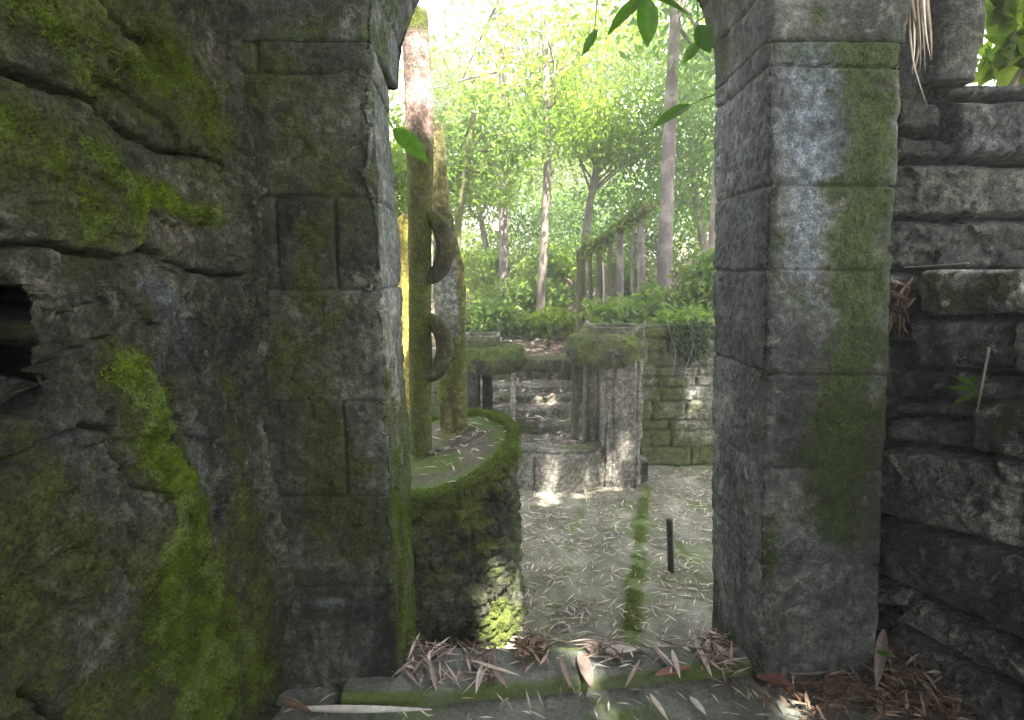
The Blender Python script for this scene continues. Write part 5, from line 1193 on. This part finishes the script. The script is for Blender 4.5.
leafpx('curled brown leaf at the foot of the left pier', (283, 702), (312, 714), .03, 'brown', .03)
leafpx('dark red leaf among the pink leaves on the right of the threshold', (655, 676), (692, 668), .04, 'red')
leafpx('pale upright dry leaf leaning at the back of the brown heap', (884, 630), (876, 692), .04, 'pinkleaf', .10)
leafpx('narrow straw coloured leaf on the floor in front of the threshold', (650, 694), (668, 722), .02, 'straw', .02)
leafpx('pale leaf blade beside the narrow straw coloured one', (690, 697), (706, 716), .026, 'whiteleaf', .02)
leafpx('pale curved bamboo leaf lying left of the threshold centre', (470, 660), (520, 678), .016, 'straw', .06)
leafpx('small green leaf on the edge of the brown heap', (876, 652), (892, 658), .03, 'leaf_near', .12)
for (a, b2) in (((430, 660), (437, 695)), ((482, 665), (476, 695)), ((492, 668), (508, 690)), ((560, 655), (570, 690)), ((640, 660), (625, 690)), ((672, 650), (680, 680)), ((695, 640), (712, 680)), ((700, 655), (722, 672)), ((715, 640), (706, 668))):
    leafpx('slender dry bamboo leaf lying on the mossy threshold slab', a, b2, rng.uniform(.014, .024), 'pinkleaf', .06, group='slender leaves on the threshold')
def ivy():
    n = 4200; U = rng.uniform(1.15, 2.3, n); Zt = rng.uniform(0, 1, n) ** 1.6
    Z = 1.06 - Zt * 0.75; q = np.stack([U, Z, U * 0], 1); k = fbm(q, 3.5, 3, 905) > -0.15 + 0.6 * Zt
    P = np.stack([U, 5.40 - 0.13 - 0.05 * rng.random(n), Z], 1)[k]; n = len(P)
    t = thing('ivy', (1.7, 5.22, 0.3), 'dark ivy spilling down the face of the courtyard wall', 'ivy')
    leafobj('foliage', P, rdir(n, -.5), np.array([0, -1, .4]) + .5 * rng.normal(size=(n, 3)), rng.uniform(.02, .05, n), rng.uniform(.018, .04, n), M['leaf_dark'], t)
    st = [tube(interp([[x, 5.25, 1.08], [x + rng.normal() * .05, 5.23, .8], [x + rng.normal() * .12, 5.24, .55]], 14), .006, 6) for x in (1.25, 1.45, 1.7, 1.95, 2.15)]
    V, Fc = join(st); mk('stems', V, Fc, M['bark_grey'], t)
ivy()
n = 26000; tq = rng.random(n); ml = np.array(mossline); ii = tq * 3; k0 = np.minimum(ii.astype(int), 2); fr_ = (ii - k0)[:, None]
c_ = ml[k0] * (1 - fr_) + ml[k0 + 1] * fr_ + rng.normal(size=(n, 2)) * .025
P = np.stack([c_[:, 0], c_[:, 1], np.zeros(n)], 1); okm = fbm(P, 8, 4, 908) > -0.18; P = P[okm]; n = len(P); P[:, 2] = zpave(P)
mo = mosspart('moss_strip', P, np.tile([0, 0, 1.0], (n, 1)), rng.uniform(.003, .007, n), .005, None, 0.3 + 0.6 * rng.random(n), mat=M['moss_bright']); tag(mo, 'strip of bright moss growing along a joint of the courtyard paving', 'moss', kind='stuff')
# leaf in the window opening at top right
shrub('shrub', atY(1010, 30, 3.1), (.35, .25, .35), 500, .16, .08, 'leaf_lime', 'sunlit leaves seen through the window opening at top right', 'shrub', 377)

HAZE = 0.016
if HAZE:
    hv = np.array([[x, y, z] for z in (-2.5, 14.5) for x, y in ((-95, -65), (95, -65), (95, 165), (-95, 165))], float)
    hm, hnt = newmat('haze_air'); hb = NB(hnt)
    pvn = hb.n('ShaderNodeVolumePrincipled', ins={'Color': (0.99, 0.98, 0.86, 1), 'Density': HAZE, 'Anisotropy': 0.2})
    hnt.links.new(pvn.outputs[0], hb.n('ShaderNodeOutputMaterial').inputs['Volume'])
    ho = mk('haze', hv, [[3, 2, 1, 0], [4, 5, 6, 7], [0, 1, 5, 4], [1, 2, 6, 5], [2, 3, 7, 6], [3, 0, 4, 7]], hm, None, False); tag(ho, kind='stuff')
# ================================================================== LIGHT, SKY, CAMERA
w = bpy.data.worlds.new('World'); S.world = w; w.use_nodes = True; nt = w.node_tree; nt.nodes.clear()
sky = nt.nodes.new('ShaderNodeTexSky'); sky.sky_type = 'NISHITA'; sky.sun_disc = False
sky.sun_elevation = math.asin(SUN[2]); sky.sun_rotation = math.atan2(SUN[0], SUN[1])
sky.air_density = 1.0; sky.dust_density = 2.5; sky.ozone_density = 1.0
bg = nt.nodes.new('ShaderNodeBackground'); bg.inputs['Strength'].default_value = 0.15
out = nt.nodes.new('ShaderNodeOutputWorld'); hs = nt.nodes.new('ShaderNodeHueSaturation'); hs.inputs['Saturation'].default_value = 0.45; nt.links.new(sky.outputs[0], hs.inputs['Color']); nt.links.new(hs.outputs[0], bg.inputs[0]); nt.links.new(bg.outputs[0], out.inputs[0])
sl = bpy.data.lights.new('sun', 'SUN'); sl.energy = 5.0; sl.angle = math.radians(0.5); sl.color = (1.0, 0.94, 0.84)
so = bpy.data.objects.new('sun', sl); COL.objects.link(so); so.rotation_euler = Vector((-SUN).tolist()).to_track_quat('-Z', 'Y').to_euler(); so.location = (0, 0, 20)
cd = bpy.data.cameras.new('camera'); cd.sensor_width = 36; cd.lens = F / 1024 * 36; cd.clip_start = 0.02; cd.clip_end = 1000
co = bpy.data.objects.new('camera', cd); COL.objects.link(co); co.location = CAM.tolist(); co.rotation_euler = (math.pi / 2 - TH, 0, 0)
S.camera = co
S.view_settings.view_transform = 'Standard'; S.view_settings.look = 'None'; S.view_settings.exposure = 3.45; S.view_settings.gamma = 1.0
cy = S.cycles
try:
    cy.use_denoising = True; cy.denoiser = 'OPENIMAGEDENOISE'
except Exception: pass
cy.max_bounces = 8; cy.diffuse_bounces = 4; cy.transmission_bounces = 4; cy.transparent_max_bounces = 4; cy.sample_clamp_indirect = 6.0
